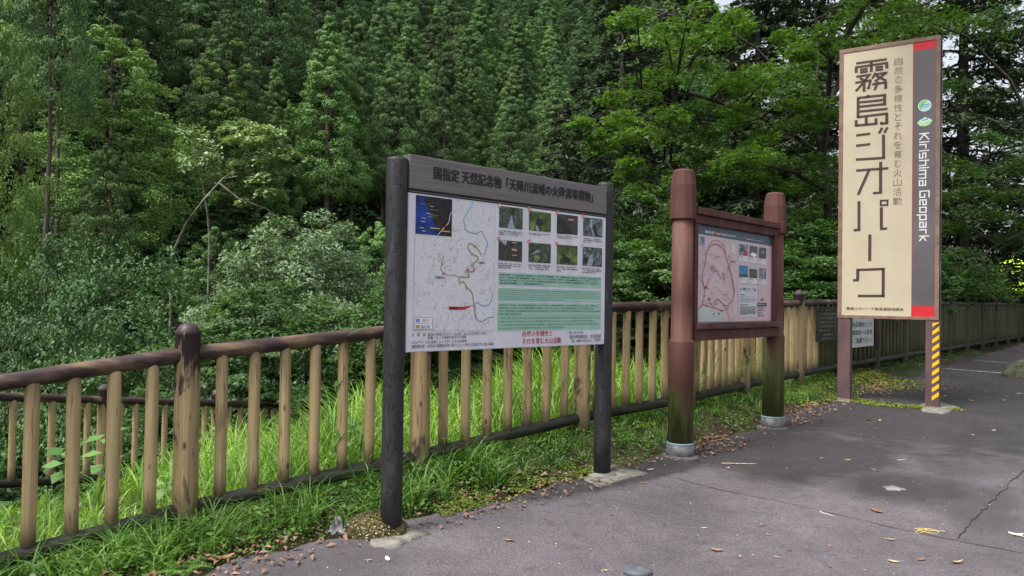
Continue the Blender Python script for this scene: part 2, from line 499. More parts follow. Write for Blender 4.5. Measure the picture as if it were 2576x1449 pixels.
m_post = woodmat('stained_post_wood', (.38, .285, .15), (.22, .16, .085), (.04, .03, .02), 'post')
m_post_m = woodmat('mossy_post_wood', (.06, .056, .03), (.03, .034, .018), (.03, .035, .015), 'post')
m_rail = woodmat('dark_rail_wood', (.24, .17, .09), (.10, .065, .04), (.03, .02, .02), 'rail')
m_rail_b = noisy('black_mossy_rail', (.017, .015, .014), (.045, .045, .028), 9, .7, .4, sc3=(1, 1, .3), lo=.4, hi=.7)

# ------------------------------------------------------------------ fences
def post_mesh(h, r, m, seed):
    prof = [(r * 1.02, -.25), (r * 1.01, 0), (r, .2), (r * .99, .5), (r, .8), (r, h - r * 1.05)]
    for a in np.linspace(0, 80, 6): prof.append((r * math.cos(math.radians(a)) * (1.03 if a < 5 else 1), h - r * 1.02 + r * math.sin(math.radians(a))))
    return mesh('post', *revolve(prof, 20, .012, seed), m, True)
def rod_mesh(name, L, r, m, seed, n=8, seg=16, wob=.02, over=0.0):
    prof = [(r * .93, -over), (r, -over + .006)] + [(r * (1 + .012 * math.sin(i * 2.3 + seed)), -over + (L + 2 * over) * i / n) for i in range(1, n)] + [(r, L + over - .006), (r * .93, L + over)]
    return mesh(name, *revolve(prof, seg, wob, seed), m, True)
bal_vars = [rod_mesh('baluster', .80, .0335, m_bal, i, wob=.02) for i in range(6)]
bal_vars_m = [rod_mesh('baluster', .80, .0335, m_bal_m, i + 20, wob=.02) for i in range(4)]
posts_v = [post_mesh(1.175, .068, m_post, i) for i in range(4)]
posts_m = [post_mesh(1.175, .068, m_post_m, i + 9) for i in range(3)]
def build_fence(root, pts, nb, drop, first_moss=99, mesh_seed=0, skip_ends=False):
    """pts: centre of the upper rail at every post"""
    for i, p in enumerate(pts):
        moss = i >= first_moss
        pm = (posts_m[i % 3] if moss else posts_v[(i + mesh_seed) % 4])
        M_ = Matrix.Translation((p.x, p.y, p.z - 1.0)) @ Matrix.Rotation(i * 2.1 + 2.2, 4, 'Z') @ Matrix.Rotation(random.uniform(-.008, .008), 4, 'X')
        ob('post', pm, root, mat=M_)
        if i == len(pts) - 1: break
        q = pts[i + 1]; L = (q - p).length
        u = (q - p) / L
        jz = Vector((0, 0, random.uniform(-.006, .006)))
        rm = rod_mesh('rail', L - .09, .043, m_rail if not moss else m_rail_b, i * 3 + mesh_seed, 10, 18, .03)
        ob('top_rail', rm, root, mat=align(p + u * .045 + jz, q - u * .045 + jz))
        rm = rod_mesh('rail', L - .09, .042, m_rail_b, i * 3 + 1 + mesh_seed, 10, 18, .04)
        dz = Vector((0, 0, -drop)); 
        ob('bottom_rail', rm, root, mat=align(p + u * .045 + dz, q - u * .045 + dz))
        for j in range(1, nb + 1):
            c_ = p + (q - p) * (j / (nb + 1))
            vs = bal_vars_m if (moss or (i == first_moss - 1 and j > 3)) else bal_vars
            bm_ = vs[random.randrange(len(vs))]
            a = Vector((c_.x, c_.y, c_.z - drop + .03)); h = drop - .06
            M_ = Matrix.Translation(a) @ Matrix.Rotation(random.uniform(-.008, .008), 4, 'Y') @ Matrix.Rotation(random.choice((0, 1, 2, 3, 4)) + .4, 4, 'Z') @ Matrix.Diagonal((1, 1, h / .80, 1))
            ob('baluster', bm_, root, mat=M_)
fence = thing('wooden_fence', 'long log fence with golden balusters running beside the pavement to the far right', 'fence')
build_fence(fence, FP, 7, .865, 7)
Q = [at(0, 997, 7.55) + (at(547, 1014.5, 9.85) - at(0, 997, 7.55)) * f for f in (-.66, .26, 1.0)]
q0, q1 = at(0, 997, 7.55), at(941, 1032, 12.6)
Q = [at(547, 1014.5, 9.85) + (at(763, 1023, 11.2) - at(547, 1014.5, 9.85)) * 0 ]
B = [at(547, 1014.5, 9.85), at(763, 1023, 11.2), at(941, 1032, 12.6)]
stepv = (B[0] - q0) * (1.55 / (B[0] - q0).length)
Q = [B[0] - stepv * 3, B[0] - stepv * 2, B[0] - stepv] + B + [B[2] + (B[2] - B[1])]
fence2 = thing('wooden_fence', 'lower log fence with dark rails sloping down behind the grass strip at the left', 'fence')
build_fence(fence2, Q, 7, .86, 99, 2)

# ------------------------------------------------------------------ sign boards: frames with local axes (x along the board, z up, -y towards the reader)
class Board:
    def __init__(s, root, origin, quad, W, H, zoom, zq):
        """quad: the four corners (TL, TR, BR, BL) of the W x H face in a zoomed crop of the photograph"""
        s.root, s.W, s.H, s.o = root, W, H, origin      # origin: local (x0, y of face, z0)
        src = quad; dst = [(0, H), (W, H), (W, 0), (0, 0)]
        A = []; bb = []
        for (x, y), (u, v_) in zip(src, dst):
            A.append([x, y, 1, 0, 0, 0, -u * x, -u * y]); bb.append(u)
            A.append([0, 0, 0, x, y, 1, -v_ * x, -v_ * y]); bb.append(v_)
        s.h = np.append(np.linalg.solve(np.array(A, float), np.array(bb, float)), 1).reshape(3, 3)
        s.acc = {}
    def uv(s, x, y):
        p = s.h @ np.array([x, y, 1.0]); return p[0] / p[2], p[1] / p[2]
    def add(s, part, m, V2, F_, lift):
        """V2: list of (u, v); stored as flat print lying 'lift' millimetres proud of the face"""
        V_ = np.array([(s.o[0] + u, s.o[1] - lift * .001, s.o[2] + v_) for u, v_ in V2])
        s.acc.setdefault((part, m.name), []).append((V_, [list(f) for f in F_], m))
    def quadz(s, part, m, x0, y0, x1, y1, lift=1.0):
        """rectangle given by two opposite corners in crop pixels"""
        u0, v0 = s.uv(x0, y0); u1, v1 = s.uv(x1, y1)
        if v1 < v0: v0, v1 = v1, v0
        s.add(part, m, [(u0, v0), (u1, v0), (u1, v1), (u0, v1)], [(0, 1, 2, 3)], lift); return u0, v0, u1, v1
    def recuv(s, part, m, u0, v0, u1, v1, lift=1.0):
        s.add(part, m, [(u0, v0), (u1, v0), (u1, v1), (u0, v1)], [(0, 1, 2, 3)], lift)
    def poly(s, part, m, pts, lift=1.0, uvs=False):
        P_ = pts if uvs else [s.uv(*p) for p in pts]
        a = sum(P_[i][0] * P_[(i + 1) % len(P_)][1] - P_[(i + 1) % len(P_)][0] * P_[i][1] for i in range(len(P_)))
        if a < 0: P_ = P_[::-1]
        s.add(part, m, P_, [tuple(range(len(P_)))], lift)
    def line(s, part, m, pts, wd, lift=1.0, uvs=False, closed=False, cap=0.0, smooth=0):
        P_ = [Vector(p if uvs else s.uv(*p)) for p in pts]
        for _ in range(smooth):
            Q_ = [P_[0]]
            for a, b_ in zip(P_[:-1], P_[1:]): Q_ += [a * .75 + b_ * .25, a * .25 + b_ * .75]
            P_ = Q_ + [P_[-1]]
        if closed: P_.append(P_[0])
        if cap:
            P_[0] = P_[0] + (P_[0] - P_[1]).normalized() * cap; P_[-1] = P_[-1] + (P_[-1] - P_[-2]).normalized() * cap
        n = len(P_); V2 = []
        for i, p in enumerate(P_):
            d0 = (P_[i] - P_[i - 1]).normalized() if i else None; d1 = (P_[i + 1] - P_[i]).normalized() if i < n - 1 else None
            if closed and i in (0, n - 1): d0 = (P_[-1] - P_[-2]).normalized(); d1 = (P_[1] - P_[0]).normalized()
            d = ((d0 or d1) + (d1 or d0))
            d = d.normalized() if d.length > 1e-6 else (d0 or d1)
            nrm = Vector((-d.y, d.x)); sc_ = 1.0
            if d0 and d1: sc_ = min(2.5, 1 / max(.3, abs(nrm.dot(Vector((-d0.y, d0.x))))))
            V2 += [tuple(p + nrm * wd / 2 * sc_), tuple(p - nrm * wd / 2 * sc_)]
        s.add(part, m, V2, [(2 * i + 1, 2 * i + 3, 2 * i + 2, 2 * i) for i in range(n - 1)], lift)
    def disc(s, part, m, x, y, r, lift=1.0, n=14, uvs=False, ry=None):
        u, v_ = (x, y) if uvs else s.uv(x, y)
        s.add(part, m, [(u + r * math.cos(a), v_ + (ry or r) * math.sin(a)) for a in np.linspace(0, 2 * math.pi, n, endpoint=False)], [tuple(range(n))], lift)
    def text(s, part, m, body, x0, y0, x1, y1, lift=1.5, bold=0.0, uvs=False, rot=False):
        """letters fitted to the box between two crop corners"""
        if uvs: u0, v1, u1, v0 = x0, y0, x1, y1
        else:
            u0, v1 = s.uv(x0, y0); u1, v0 = s.uv(x1, y1)
        cu = bpy.data.curves.new('t', 'FONT'); cu.body = body; cu.resolution_u = 2; cu.size = 1
        o = bpy.data.objects.new('t', cu); C.objects.link(o)
        me = bpy.data.meshes.new_from_object(o.evaluated_get(bpy.context.evaluated_depsgraph_get()))
        n = len(me.vertices)
        if n:
            co = np.empty(n * 3, dtype=np.float32); me.vertices.foreach_get('co', co); co = co.reshape(-1, 3)[:, :2]
            mn, mx = co.min(0), co.max(0)
            q = (co - mn) / np.maximum(mx - mn, 1e-6)
            U = u0 + q[:, 0] * (u1 - u0); Vv = v0 + q[:, 1] * (v1 - v0)
            e = bold * (v1 - v0)
            for i, (ex, ey) in enumerate([(0, 0)] if not bold else [(-e, 0), (e, 0), (0, e * .7), (0, -e * .7)]):
                s.add(part, m, list(zip(U + ex, Vv + ey)), [list(p.vertices) for p in me.polygons], lift + i * .12)
        bpy.data.objects.remove(o); bpy.data.curves.remove(cu); bpy.data.meshes.remove(me)
    def lines(s, part, m, rows, x0, y0, x1, y1, lift=1.5, bold=0.0, fill=.72, last=.7):
        """a paragraph: rows of words evenly set between two corners"""
        u0, v1 = s.uv(x0, y0); u1, v0 = s.uv(x1, y1); hh = (v1 - v0) / len(rows)
        wmax = max(len(r) for r in rows)
        for i, r in enumerate(rows):
            s.text(part, m, r, u0, v1 - i * hh - hh * (1 - fill) / 2, u0 + (u1 - u0) * min(1, len(r) / wmax), v1 - (i + 1) * hh + hh * (1 - fill) / 2, lift, bold, True)
    def finish(s):
        SOLO = ('photo_print', 'text_field', 'photo_card', 'red_band', 'legend_swatch', 'chart_tag', 'map_badge', 'emblem', 'map_name')
        for key in [q for q in s.acc if q[0] in SOLO]:
            for i, it in enumerate(s.acc.pop(key)): s.acc[(key[0], key[1] + str(i))] = [it]
        for (part, mn), items in s.acc.items():
            V_, F_, n = [], [], 0
            for v_, f, m in items:
                V_.append(v_); F_ += [[i + n for i in q] for q in f]; n += len(v_)
            ob(part, mesh(part, np.concatenate(V_), F_, m), s.root)

INK = {}
def ink(name, c, **kw):
    if name not in INK: INK[name] = flat(name, c, **kw)
    return INK[name]
black = ink('black_ink', (.012, .012, .014), rough=.45)
greyink = ink('grey_ink', (.10, .10, .11)); red = ink('red_ink', (.42, .018, .03)); white = ink('white_ink', (.78, .78, .8))

# ---- board 1: black posts, pumice flow information panel
m_blk = None
m_blk, t, b = mat('black_bark_post', .55, .35); k = N(t)
v = k.coord('Object', (15, 15, 5))
wv = k.n('ShaderNodeTexVoronoi', feature='DISTANCE_TO_EDGE'); wv.inputs['Scale'].default_value = 1.0
dv = k.n('ShaderNodeVectorMath', operation='ADD'); k.l(v, dv.inputs[0]); nn = k.n('ShaderNodeTexNoise'); nn.inputs['Scale'].default_value = 2.5; nn.inputs['Detail'].default_value = 5; k.l(v, nn.inputs['Vector']); k.l(nn.outputs['Color'], dv.inputs[1]); k.l(dv.outputs[0], wv.inputs['Vector'])
cr = k.ramp(wv.outputs['Distance'], [(.0, 0.0), (.05, 1.0)])
sc_n = k.noise(k.coord('Object', (18, 18, 5)), 1, 5)
k.l(k.mix(k.ramp(sc_n, [(.56, 0.0), (.75, .5)]), k.mix(cr, (.006, .006, .007), (.020, .020, .024)), (.075, .07, .07)), b.inputs['Base Color'])
k.bump(cr, b, .4, .006)
m_steel, t, b = mat('brushed_title_plate', .42, .5); k = N(t)
b.inputs['Metallic'].default_value = .25
f = k.noise(k.coord('Object', (.6, 1, 30)), 3, 4)
k.l(k.ramp(f, [(.3, (.105, .093, .097)), (.7, (.16, .145, .15))]), b.inputs['Base Color'])
m_face, t, b = mat('white_panel_face', .4, .35); k = N(t)
f = k.noise(k.coord('Object', (1, 1, .35)), 14, 6); f2 = k.noise(k.coord('Object', (3, 1, .3)), 3, 4)
k.l(k.mix(k.ramp(f2, [(.5, 0.0), (.75, .25)]), k.ramp(f, [(.3, (.50, .50, .56)), (.7, (.60, .60, .65))]), (.38, .37, .38)), b.inputs['Base Color'])
m_dkgap = ink('dark_joint', (.01, .01, .011), rough=.5)

pL, pR = G(983, 1343), G(1514, 1190)
u = Vector((pR.x - pL.x, pR.y - pL.y, 0)); Wb = u.length; ang = math.atan2(u.y, u.x); u.normalize()
b1 = thing('information_board', 'black-posted information board with white map panel under a grey title strip, nearest to the viewer', 'information board', (pL.x, pL.y, pL.z), ang)
zt_L, zt_R = at(1003, 398, pL.y).z - pL.z, at(1529, 462, pR.y).z - pL.z
dz = pR.z - pL.z
PR1 = .060
for nm, x, z0, z1, sd in (('post', 0, -.05, zt_L, 1), ('post', Wb, dz - .05, zt_R, 2)):
    prof = [(PR1, z0), (PR1 * 1.0, z0 + .3)] + [(PR1 * (1 + .012 * math.sin(i * 1.7)), z0 + .3 + (z1 - z0 - .32) * i / 10) for i in range(1, 10)] + [(PR1, z1 - .015), (PR1 * .97, z1 - .004), (PR1 * .9, z1)]
    ob(nm, mesh('post', *revolve(prof, 28, .006, sd), m_blk, True), b1, loc=(x, 0, 0))
X0, X1 = PR1 - .012, Wb - PR1 + .012
zb = ((at(1021, 886, pL.y + .05).z + at(1516, 865, pR.y - .05).z) / 2) - pL.z
ztop = ((at(1030, 405, pL.y + .05).z + at(1520, 462, pR.y - .05).z) / 2) - pL.z
Hf = ztop - zb; Wf = X1 - X0
YF = -.048
B1 = Board(b1, (X0, YF, zb), [(278, 88), (1610, 248), (1594, 1338), (256, 1395)], Wf, Hf, None, None)
sB = Hf * .807                                   # height of the white panel
ob('backing_panel', bevel_box('backing_panel', X0, X1, YF + .002, YF + .05, zb, zb + sB, m_face), b1)
ob('title_strip', bevel_box('title_strip', X0, X1, YF - .006, YF + .06, zb + sB + .022, ztop, m_steel, .006), b1)
ob('joint_bar', bevel_box('joint_bar', X0, X1, YF + .004, YF + .055, zb + sB, zb + sB + .022, m_dkgap, .002), b1)
ob('joint_line', bevel_box('joint_line', X0 + .001, X1 - .001, YF - .001, YF + .004, zb + sB + .006, zb + sB + .011, m_steel, .001), b1)
ob('face_sheet', mesh('face_sheet', [(X0 + .004, YF, zb + .004), (X1 - .004, YF, zb + .004), (X1 - .004, YF, zb + sB - .004), (X0 + .004, YF, zb + sB - .004)], [(0, 1, 2, 3)], m_face), b1)
B1.text('title_lettering', black, '国指定 天然記念物「天降川流域の火砕流堆積物」', 431, 161, 1505, 356, 9, .03)
# map sheet
m_map, t, b = mat('contour_map_print', .45, .3); k = N(t)
vv = k.coord('Object')
nf = k.noise(vv, 6.5, 3, .5, .3); fr = k.math('FRACT', k.math('MULTIPLY', nf, 24.0))
cont = k.ramp(fr, [(.0, .72), (.12, 1.0), (.88, 1.0), (1.0, .72)])
nf2 = k.noise(vv, 4.2, 5, .6, .8); ln2 = k.ramp(k.math('ABSOLUTE', k.math('SUBTRACT', nf2, .5)), [(.0, .5), (.008, 1.0)])
nf3 = k.noise(k.coord('Object', loc=(3, 5, 1)), 5.2, 4, .6, 1.2); ln3 = k.ramp(k.math('ABSOLUTE', k.math('SUBTRACT', nf3, .46)), [(.0, .6), (.006, 1.0)])
cc = k.mix(1.0, k.mix(1.0, (.56, .56, .60), cont, 'MULTIPLY'), k.mix(1.0, ln2, ln3, 'MULTIPLY'), 'MULTIPLY')
k.l(cc, b.inputs['Base Color'])
mu = B1.quadz('map_print', m_map, 318, 352, 828, 1250, 1)
B1.line('map_border', ink('pink_border', (.35, .22, .22)), [(318, 352), (841, 397), (827, 1247), (296, 1250)], .0012, 1.6, closed=True)
river = ink('river_blue', (.10, .24, .48)); olive = ink('olive_line', (.26, .25, .07)); pale = ink('pale_blue', (.3, .42, .58))
B1.line('river_line', pale, [(690, 390), (655, 455), (628, 500)], .011, 1.8, smooth=1)
B1.line('river_line', river, [(628, 500), (633, 540), (642, 582), (665, 590), (700, 600), (722, 598), (740, 578), (757, 590), (772, 630), (790, 665), (775, 700), (765, 742)], .0055, 2.0, smooth=2)
B1.line('river_line', river, [(822, 1000), (810, 1055), (785, 1082), (745, 1082), (710, 1052), (702, 1090), (708, 1165), (735, 1190), (765, 1180), (790, 1160), (826, 1158)], .006, 2.0, smooth=2)
B1.line('designated_line', olive, [(742, 735), (715, 690), (690, 672), (665, 664), (652, 690), (672, 725), (700, 745), (722, 750), (724, 780), (692, 795), (690, 820), (700, 850), (665, 858), (650, 828), (655, 860), (668, 885), (640, 897), (608, 885), (596, 910), (600, 935), (625, 915), (650, 960), (685, 990), (693, 1060), (700, 1110), (706, 1165)], .0085, 2.2, smooth=2)
B1.line('designated_line', olive, [(598, 890), (560, 878), (525, 882), (498, 870), (474, 840), (488, 808), (484, 780), (496, 758)], .005, 2.2, smooth=2)
for x, y, s_ in ((702, 686, '2'), (743, 733, '1'), (683, 811, '3'), (696, 845, '4'), (643, 852, '5'), (488, 805, '6'), (495, 870, '7'), (647, 966, '8')):
    B1.disc('number_dot', red, x, y, .0085, 2.6); B1.text('dot_number', white, s_, x - 3, y - 5, x + 3, y + 5, 3, .02)
navy = ink('navy_ink', (.02, .04, .2))
B1.text('map_name', navy, '天降川', 728, 784, 771, 801, 2.6, .02); B1.text('map_name', navy, '久留味川', 441, 888, 503, 907, 2.6, .02)
B1.poly('here_marker', red, [(531, 1089), (622, 1089), (694, 1078), (628, 1110), (529, 1110)], 2.4)
B1.text('here_lettering', black, '現在地', 537, 1092, 588, 1109, 3, .01)
B1.quadz('legend_box', ink('legend_white', (.62, .62, .66)), 306, 1162, 424, 1240, 2.4)
B1.line('legend_frame', black, [(308, 1162), (425, 1163), (423, 1240), (305, 1242)], .0016, 3, closed=True); B1.line('legend_frame', black, [(307, 1202), (424, 1202)], .0012, 3)
B1.quadz('legend_swatch', river, 317, 1172, 342, 1194, 3); B1.quadz('legend_swatch', ink('legend_olive', (.32, .29, .03)), 316, 1214, 341, 1234, 3)
B1.text('legend_lettering', black, '河川', 357, 1174, 398, 1194, 3); B1.text('legend_lettering', black, '指定地', 350, 1214, 405, 1235, 3)
# blue chart inset
m_sea = noisy('sea_chart_blue', (.004, .008, .05), (.01, .045, .24), 7, .4, 0, rnd=False)
B1.quadz('chart_inset', m_sea, 319, 356, 549, 624, 2)
B1.poly('chart_land', noisy('chart_land', (.004, .004, .01), (.03, .02, .02), 30, .4, 0), [(372, 362), (549, 378), (546, 622), (458, 621), (470, 560), (432, 545), (420, 480), (398, 455), (390, 420), (368, 400)], 2.4)
yel = ink('yellow_ink', (.55, .45, .05))
B1.line('chart_road', white, [(547, 460), (535, 490), (532, 530), (500, 565), (470, 600), (458, 621)], .003, 2.8, smooth=1)
for x0, y0, x1, s_, mm in ((346, 408, 412, '加久藤カルデラ', yel), (405, 446, 465, '鬼界カルデラ', yel), (410, 480, 462, '姶良カルデラ', yel), (394, 493, 446, '阿多カルデラ', yel)):
    B1.text('chart_label', mm, s_, x0, y0, x1, y0 + 10, 3)
for x0, y0 in ((410, 567), (478, 585)): B1.quadz('chart_tag', ink('orange_tag', (.6, .33, .06)), x0, y0, x0 + 60, y0 + 10, 3)
for x0, y0 in ((355, 505), (350, 528), (385, 474), (342, 570), (355, 590), (408, 426)): B1.quadz('chart_tick', white, x0, y0, x0 + 26, y0 + 4, 3)
B1.poly('chart_marker', red, [(497, 562), (510, 549), (517, 554), (506, 566)], 3)
# photographs
def photo_mat(name, c1, c2, c3, scale):
    m, t, b = mat(name, .35, .4); k = N(t)
    f = k.noise(k.coord('Object'), scale, 8, .65, .5)
    k.l(k.ramp(f, [(.32, c1), (.5, c2), (.68, c3)]), b.inputs['Base Color']); return m
D = (.008, .013, .009)
ph = [photo_mat('photo_river', (.01, .016, .01), (.035, .05, .03), (.14, .16, .13), 34), photo_mat('photo_moss_pool', (.008, .012, .006), (.05, .075, .015), (.12, .16, .04), 30),
      photo_mat('photo_cliff', (.012, .014, .012), (.03, .034, .028), (.06, .065, .055), 40), photo_mat('photo_fall', (.01, .014, .014), (.05, .065, .06), (.32, .36, .4), 44)]
wtr = photo_mat('photo_water', (.06, .09, .11), (.22, .28, .33), (.45, .5, .56), 50); pinkt = ink('pink_tag', (.6, .25, .2))
mossy = photo_mat('photo_mossy_rock', (.05, .06, .02), (.12, .17, .05), (.24, .3, .11), 50); drk = photo_mat('photo_shadow', (.003, .004, .004), (.01, .012, .011), (.03, .035, .03), 50)
TH = [(866, 405, 1023, 561), (1068, 430, 1217, 573), (1260, 443, 1404, 586), (1444, 459, 1579, 598), (861, 634, 1019, 780), (1065, 646, 1215, 786), (1260, 654, 1401, 795), (1440, 664, 1576, 802)]
PM = [0, 1, 2, 3, 2, 0, 1, 3]
def sub(i, pts): x0, y0, x1, y1 = TH[i]; return [(x0 + (x1 - x0) * a, y0 + (y1 - y0) * b_) for a, b_ in pts]
for i, (x0, y0, x1, y1) in enumerate(TH): B1.quadz('photo_print', ph[PM[i]], x0, y0, x1, y1, 1.6)
def PP(i, m_, pts): B1.poly('photo_detail', m_, sub(i, pts), 2.0)
PP(0, wtr, [(.5, .4), (.56, .55), (.6, .8), (.7, .97), (.35, .97), (.42, .7)]); PP(0, drk, [(.53, .06), (.66, .08), (.64, .38), (.5, .36)])
PP(1, drk, [(.38, .35), (.62, .4), (.66, .55), (.5, .75), (.3, .62)]); PP(1, wtr, [(.3, .7), (.42, .78), (.46, .97), (.33, .97)]); PP(1, mossy, [(.02, .55), (.25, .55), (.26, .9), (.1, .95), (.03, .8)])
PP(2, drk, [(.02, .1), (.35, .35), (.75, .97), (.02, .97)]); PP(2, pinkt, [(.55, .22), (.8, .25), (.8, .31), (.55, .29)]); PP(2, pinkt, [(.1, .78), (.3, .8), (.3, .86), (.1, .84)])
PP(3, wtr, [(.35, .05), (.5, .08), (.45, .5), (.6, .9), (.5, .92), (.36, .5)]); PP(3, drk, [(.52, .35), (.68, .4), (.72, .95), (.6, .95), (.5, .6)])
PP(4, wtr, [(.02, .0), (.35, .02), (.3, .25), (.15, .15)]); PP(4, pinkt, [(.55, .4), (.78, .42), (.78, .5), (.55, .48)]); PP(4, pinkt, [(.57, .1), (.76, .1), (.76, .14), (.57, .14)]); PP(4, pinkt, [(.56, .68), (.78, .68), (.78, .72), (.56, .72)])
PP(5, mossy, [(.2, .68), (.35, .58), (.5, .66), (.52, .8), (.38, .95), (.25, .85)]); PP(5, wtr, [(.35, .38), (.5, .36), (.52, .48), (.2, .55), (.06, .62)])
PP(6, mossy, [(.35, .5), (.6, .42), (.8, .6), (.55, .68)]); PP(6, mossy, [(.02, .45), (.2, .55), (.1, .95), (.02, .95)]); PP(6, mossy, [(.82, .6), (.97, .5), (.97, .85), (.75, .85)]); PP(6, drk, [(.25, .4), (.42, .55), (.7, .7), (.6, .9), (.35, .85)])
PP(7, wtr, [(.4, .36), (.52, .42), (.55, .7), (.45, .97), (.2, .97), (.3, .65)]); PP(7, drk, [(.02, .6), (.28, .5), (.2, .8), (.02, .85)])
for (x, y), s_ in zip(((867, 403), (1070, 419), (1263, 437), (1444, 453), (862, 629), (1066, 641), (1260, 651), (1441, 661)), '12345678'):
    B1.disc('number_disc', ink('pale_ring', (.6, .4, .42)), x, y, .0145, 2.5, 18); B1.disc('number_disc', red, x, y, .0128, 2.8, 18); B1.text('disc_number', white, s_, x - 5, y - 8, x + 5, y + 8, 3.2, .02)
caps = ['台風の亀裂に渓壁（亀裂に水が入\nり侵食によって渓壁が発達した）\nは節理によってつくられた', '甌穴が発達したまとまりなど様々な\n大きさの甌穴が見る', '阿多カルデラと姶良カルデラの火\n砕流堆積物が接している', '川の侵食によって火砕流堆積\nが割（柱状節理）て崩落し崖を\n形成している', '加久藤・阿多・姶良カルデラの火\n砕流堆積物が連続して見られる\n（現状は加久藤）', '内巣の溶結凝灰岩には縦横に亀裂\nがあり、川の流れがその亀裂に\n入りテーブル状に浸食している', '甌穴が発達して連なり川床をまし\nており、壁面には甌穴の痕跡が見\nられる', '甌穴が発達して連なり川床をまし\nており、壁面には甌穴の痕跡と表\n面には甌穴が見られる']
CB = [(860, 566, 1022, 612), (1066, 577, 1217, 605), (1260, 588, 1402, 620), (1443, 600, 1576, 645), (857, 786, 1018, 832), (1063, 792, 1214, 838), (1258, 800, 1400, 845), (1438, 808, 1573, 852)]
for s_, q in zip(caps, CB): B1.lines('caption_lettering', black, s_.split('\n'), *q, 1.6, .004, .74)
# text boxes
m_grn = noisy('pale_green_field', (.235, .42, .335), (.275, .46, .37), 9, .45, 0, rnd=False)
GB = [(859, 853, 1571, 950), (857, 958, 1570, 1048), (855, 1058, 1569, 1142), (853, 1148, 1567, 1232)]
GT = [['当地域の川の壁は、えびの盆地を起源とする加久藤カルデラ（約34万年前）火砕流堆積物をベースに、阿蘇地域を起源とする阿多カルデラ（約11万年前）と錦江湾を起源とする姶', '良カルデラ（約3万年前）噴出の3回の地層が重なって露出しています。これは、九州の5大カルデラ噴火のうち3つの火砕流堆積物が見られ、また、川の流れによって、岩床', 'や甌穴などさまざまな地形をつくり出しており、巨大カルデラ噴火後の地形の形成過程を見ることができる。地質学的にも大変貴重な地域であることから、平成24年3月27日、', '「天降川流域の火砕流堆積物」として、国の天然記念物に指定されました。'],
      ['In the base of this river layers of pyroclastic sediments from the Kakuto Caldera (around 340,000 years ago) which formed the Ebino Basin, the Ata Caldera (around 110,', '000 years ago) which formed the Ibusuki area, and the Aira Caldera (around 30,000 years ago) which formed Kinko Bay are exposed. Here one can see the pyroclastic sed-', 'iments of three of the five big calderas in Kyushu. It also has other geological features such as chasms and potholes formed by the flow of the river. Because one can see', 'the formation process of geological features resulting from a gigantic caldera eruption, this area has significant value to geological studies and on March 27th 2012, and', 'in the name "Amori River Basin Pyroclastic Flow Sediment", it was designated a National Natural Monument.'],
      ['本地区的河床上（谷中河川）以加久藤盆地起源的加久藤火山口（约34万年前）火山碎屑流堆积物为基础，与阿多地区起源的阿多火山口（约11万年前）及以锦江湾起', '源的始良火山口（约3万年前）喷出的火山碎屑流堆积物层，累积而露出。这是九州五大火山口其中三个的火山碎屑流堆积物被发现。此外，在河流的作用下，形成', '了裂谷、瓯穴等各种地形。其中能够看到巨大的破火山口喷发后的地形形成过程。在地质学上也是非常贵重的地区，因此于平成24年3月27日，作为「天降川流域火山碎屑流', '堆积物」被指定为国家天然纪念物。'],
      ['이 지역 하천 암벽은 에비노 분지를 기원으로 하는 가쿠토 칼데라(약 34만 년 전)의 화쇄류 퇴적물을 기반으로 하고, 아타 지역을 기원으로 하는 아타 칼데라(약 11만 년 전)와', '긴코만을 기원으로 하는 아이라 칼데라(약 3만 년 전)에서 분출한 화쇄류 지층이 겹쳐서 노출되어 있습니다. 이것은 규슈 5대 칼데라 중에서 3개의 화쇄류 퇴적물을 볼', '수 있고, 하천의 흐름에 의해 협곡과 구혈 등 여러 가지 지형이 만들어졌습니다. 거대한 칼데라 분화 후의 지형의 형성 과정을 볼 수 있어 지질학적으로도 아주 귀중한 지역입니다.', '그래서 2012년 3월 27일 「아모리가와(天降川) 유역의 화쇄류 퇴적물」은 국가의 천연기념물로 지정되었습니다.']]
for q, tx, bo in zip(GB, GT, (.006, 0, 0, 0)):
    B1.quadz('text_field', m_grn, *q, 1.4)
    B1.lines('field_lettering', black, tx, q[0] + 8, q[1] + 7, q[2] - 8, q[3] - 5, 1.9, bo, .68)
B1.text('slogan_lettering', ink('slogan_red', (.38, .02, .045)), '自然の多様性と', 1023, 1250, 1227, 1281, 2, .012)
B1.text('slogan_lettering', INK['slogan_red'], 'それを育む火山活動', 1022, 1298, 1288, 1330, 2, .012)
B1.text('contact_lettering', black, '問い合わせ先', 1346, 1249, 1442, 1266, 2); B1.text('contact_lettering', black, '霧島市教育委員会　文化振興課', 1346, 1275, 1567, 1294, 2); B1.text('contact_lettering', black, 'TEL 0995-45-5111（代表）', 1357, 1303, 1567, 1321, 2)
B1.text('note_lettering', black, '火　砕　流：高温の溶岩のかけら・火山灰・火山ガスが混じりあい', 293, 1268, 783, 1275, 2); B1.text('note_lettering', black, '熱風となって周囲を焼き尽す現象', 394, 1287, 645, 1300, 2)
B1.text('note_lettering', black, 'カルデラ：火山活動によって生じた巨大な窪地', 292, 1318, 648, 1327, 2); B1.text('note_lettering', black, '溶結凝灰岩：火砕流の堆積物が熱と重さによって新たに形成された固い岩盤', 290, 1344, 823, 1347, 2)
B1.finish()

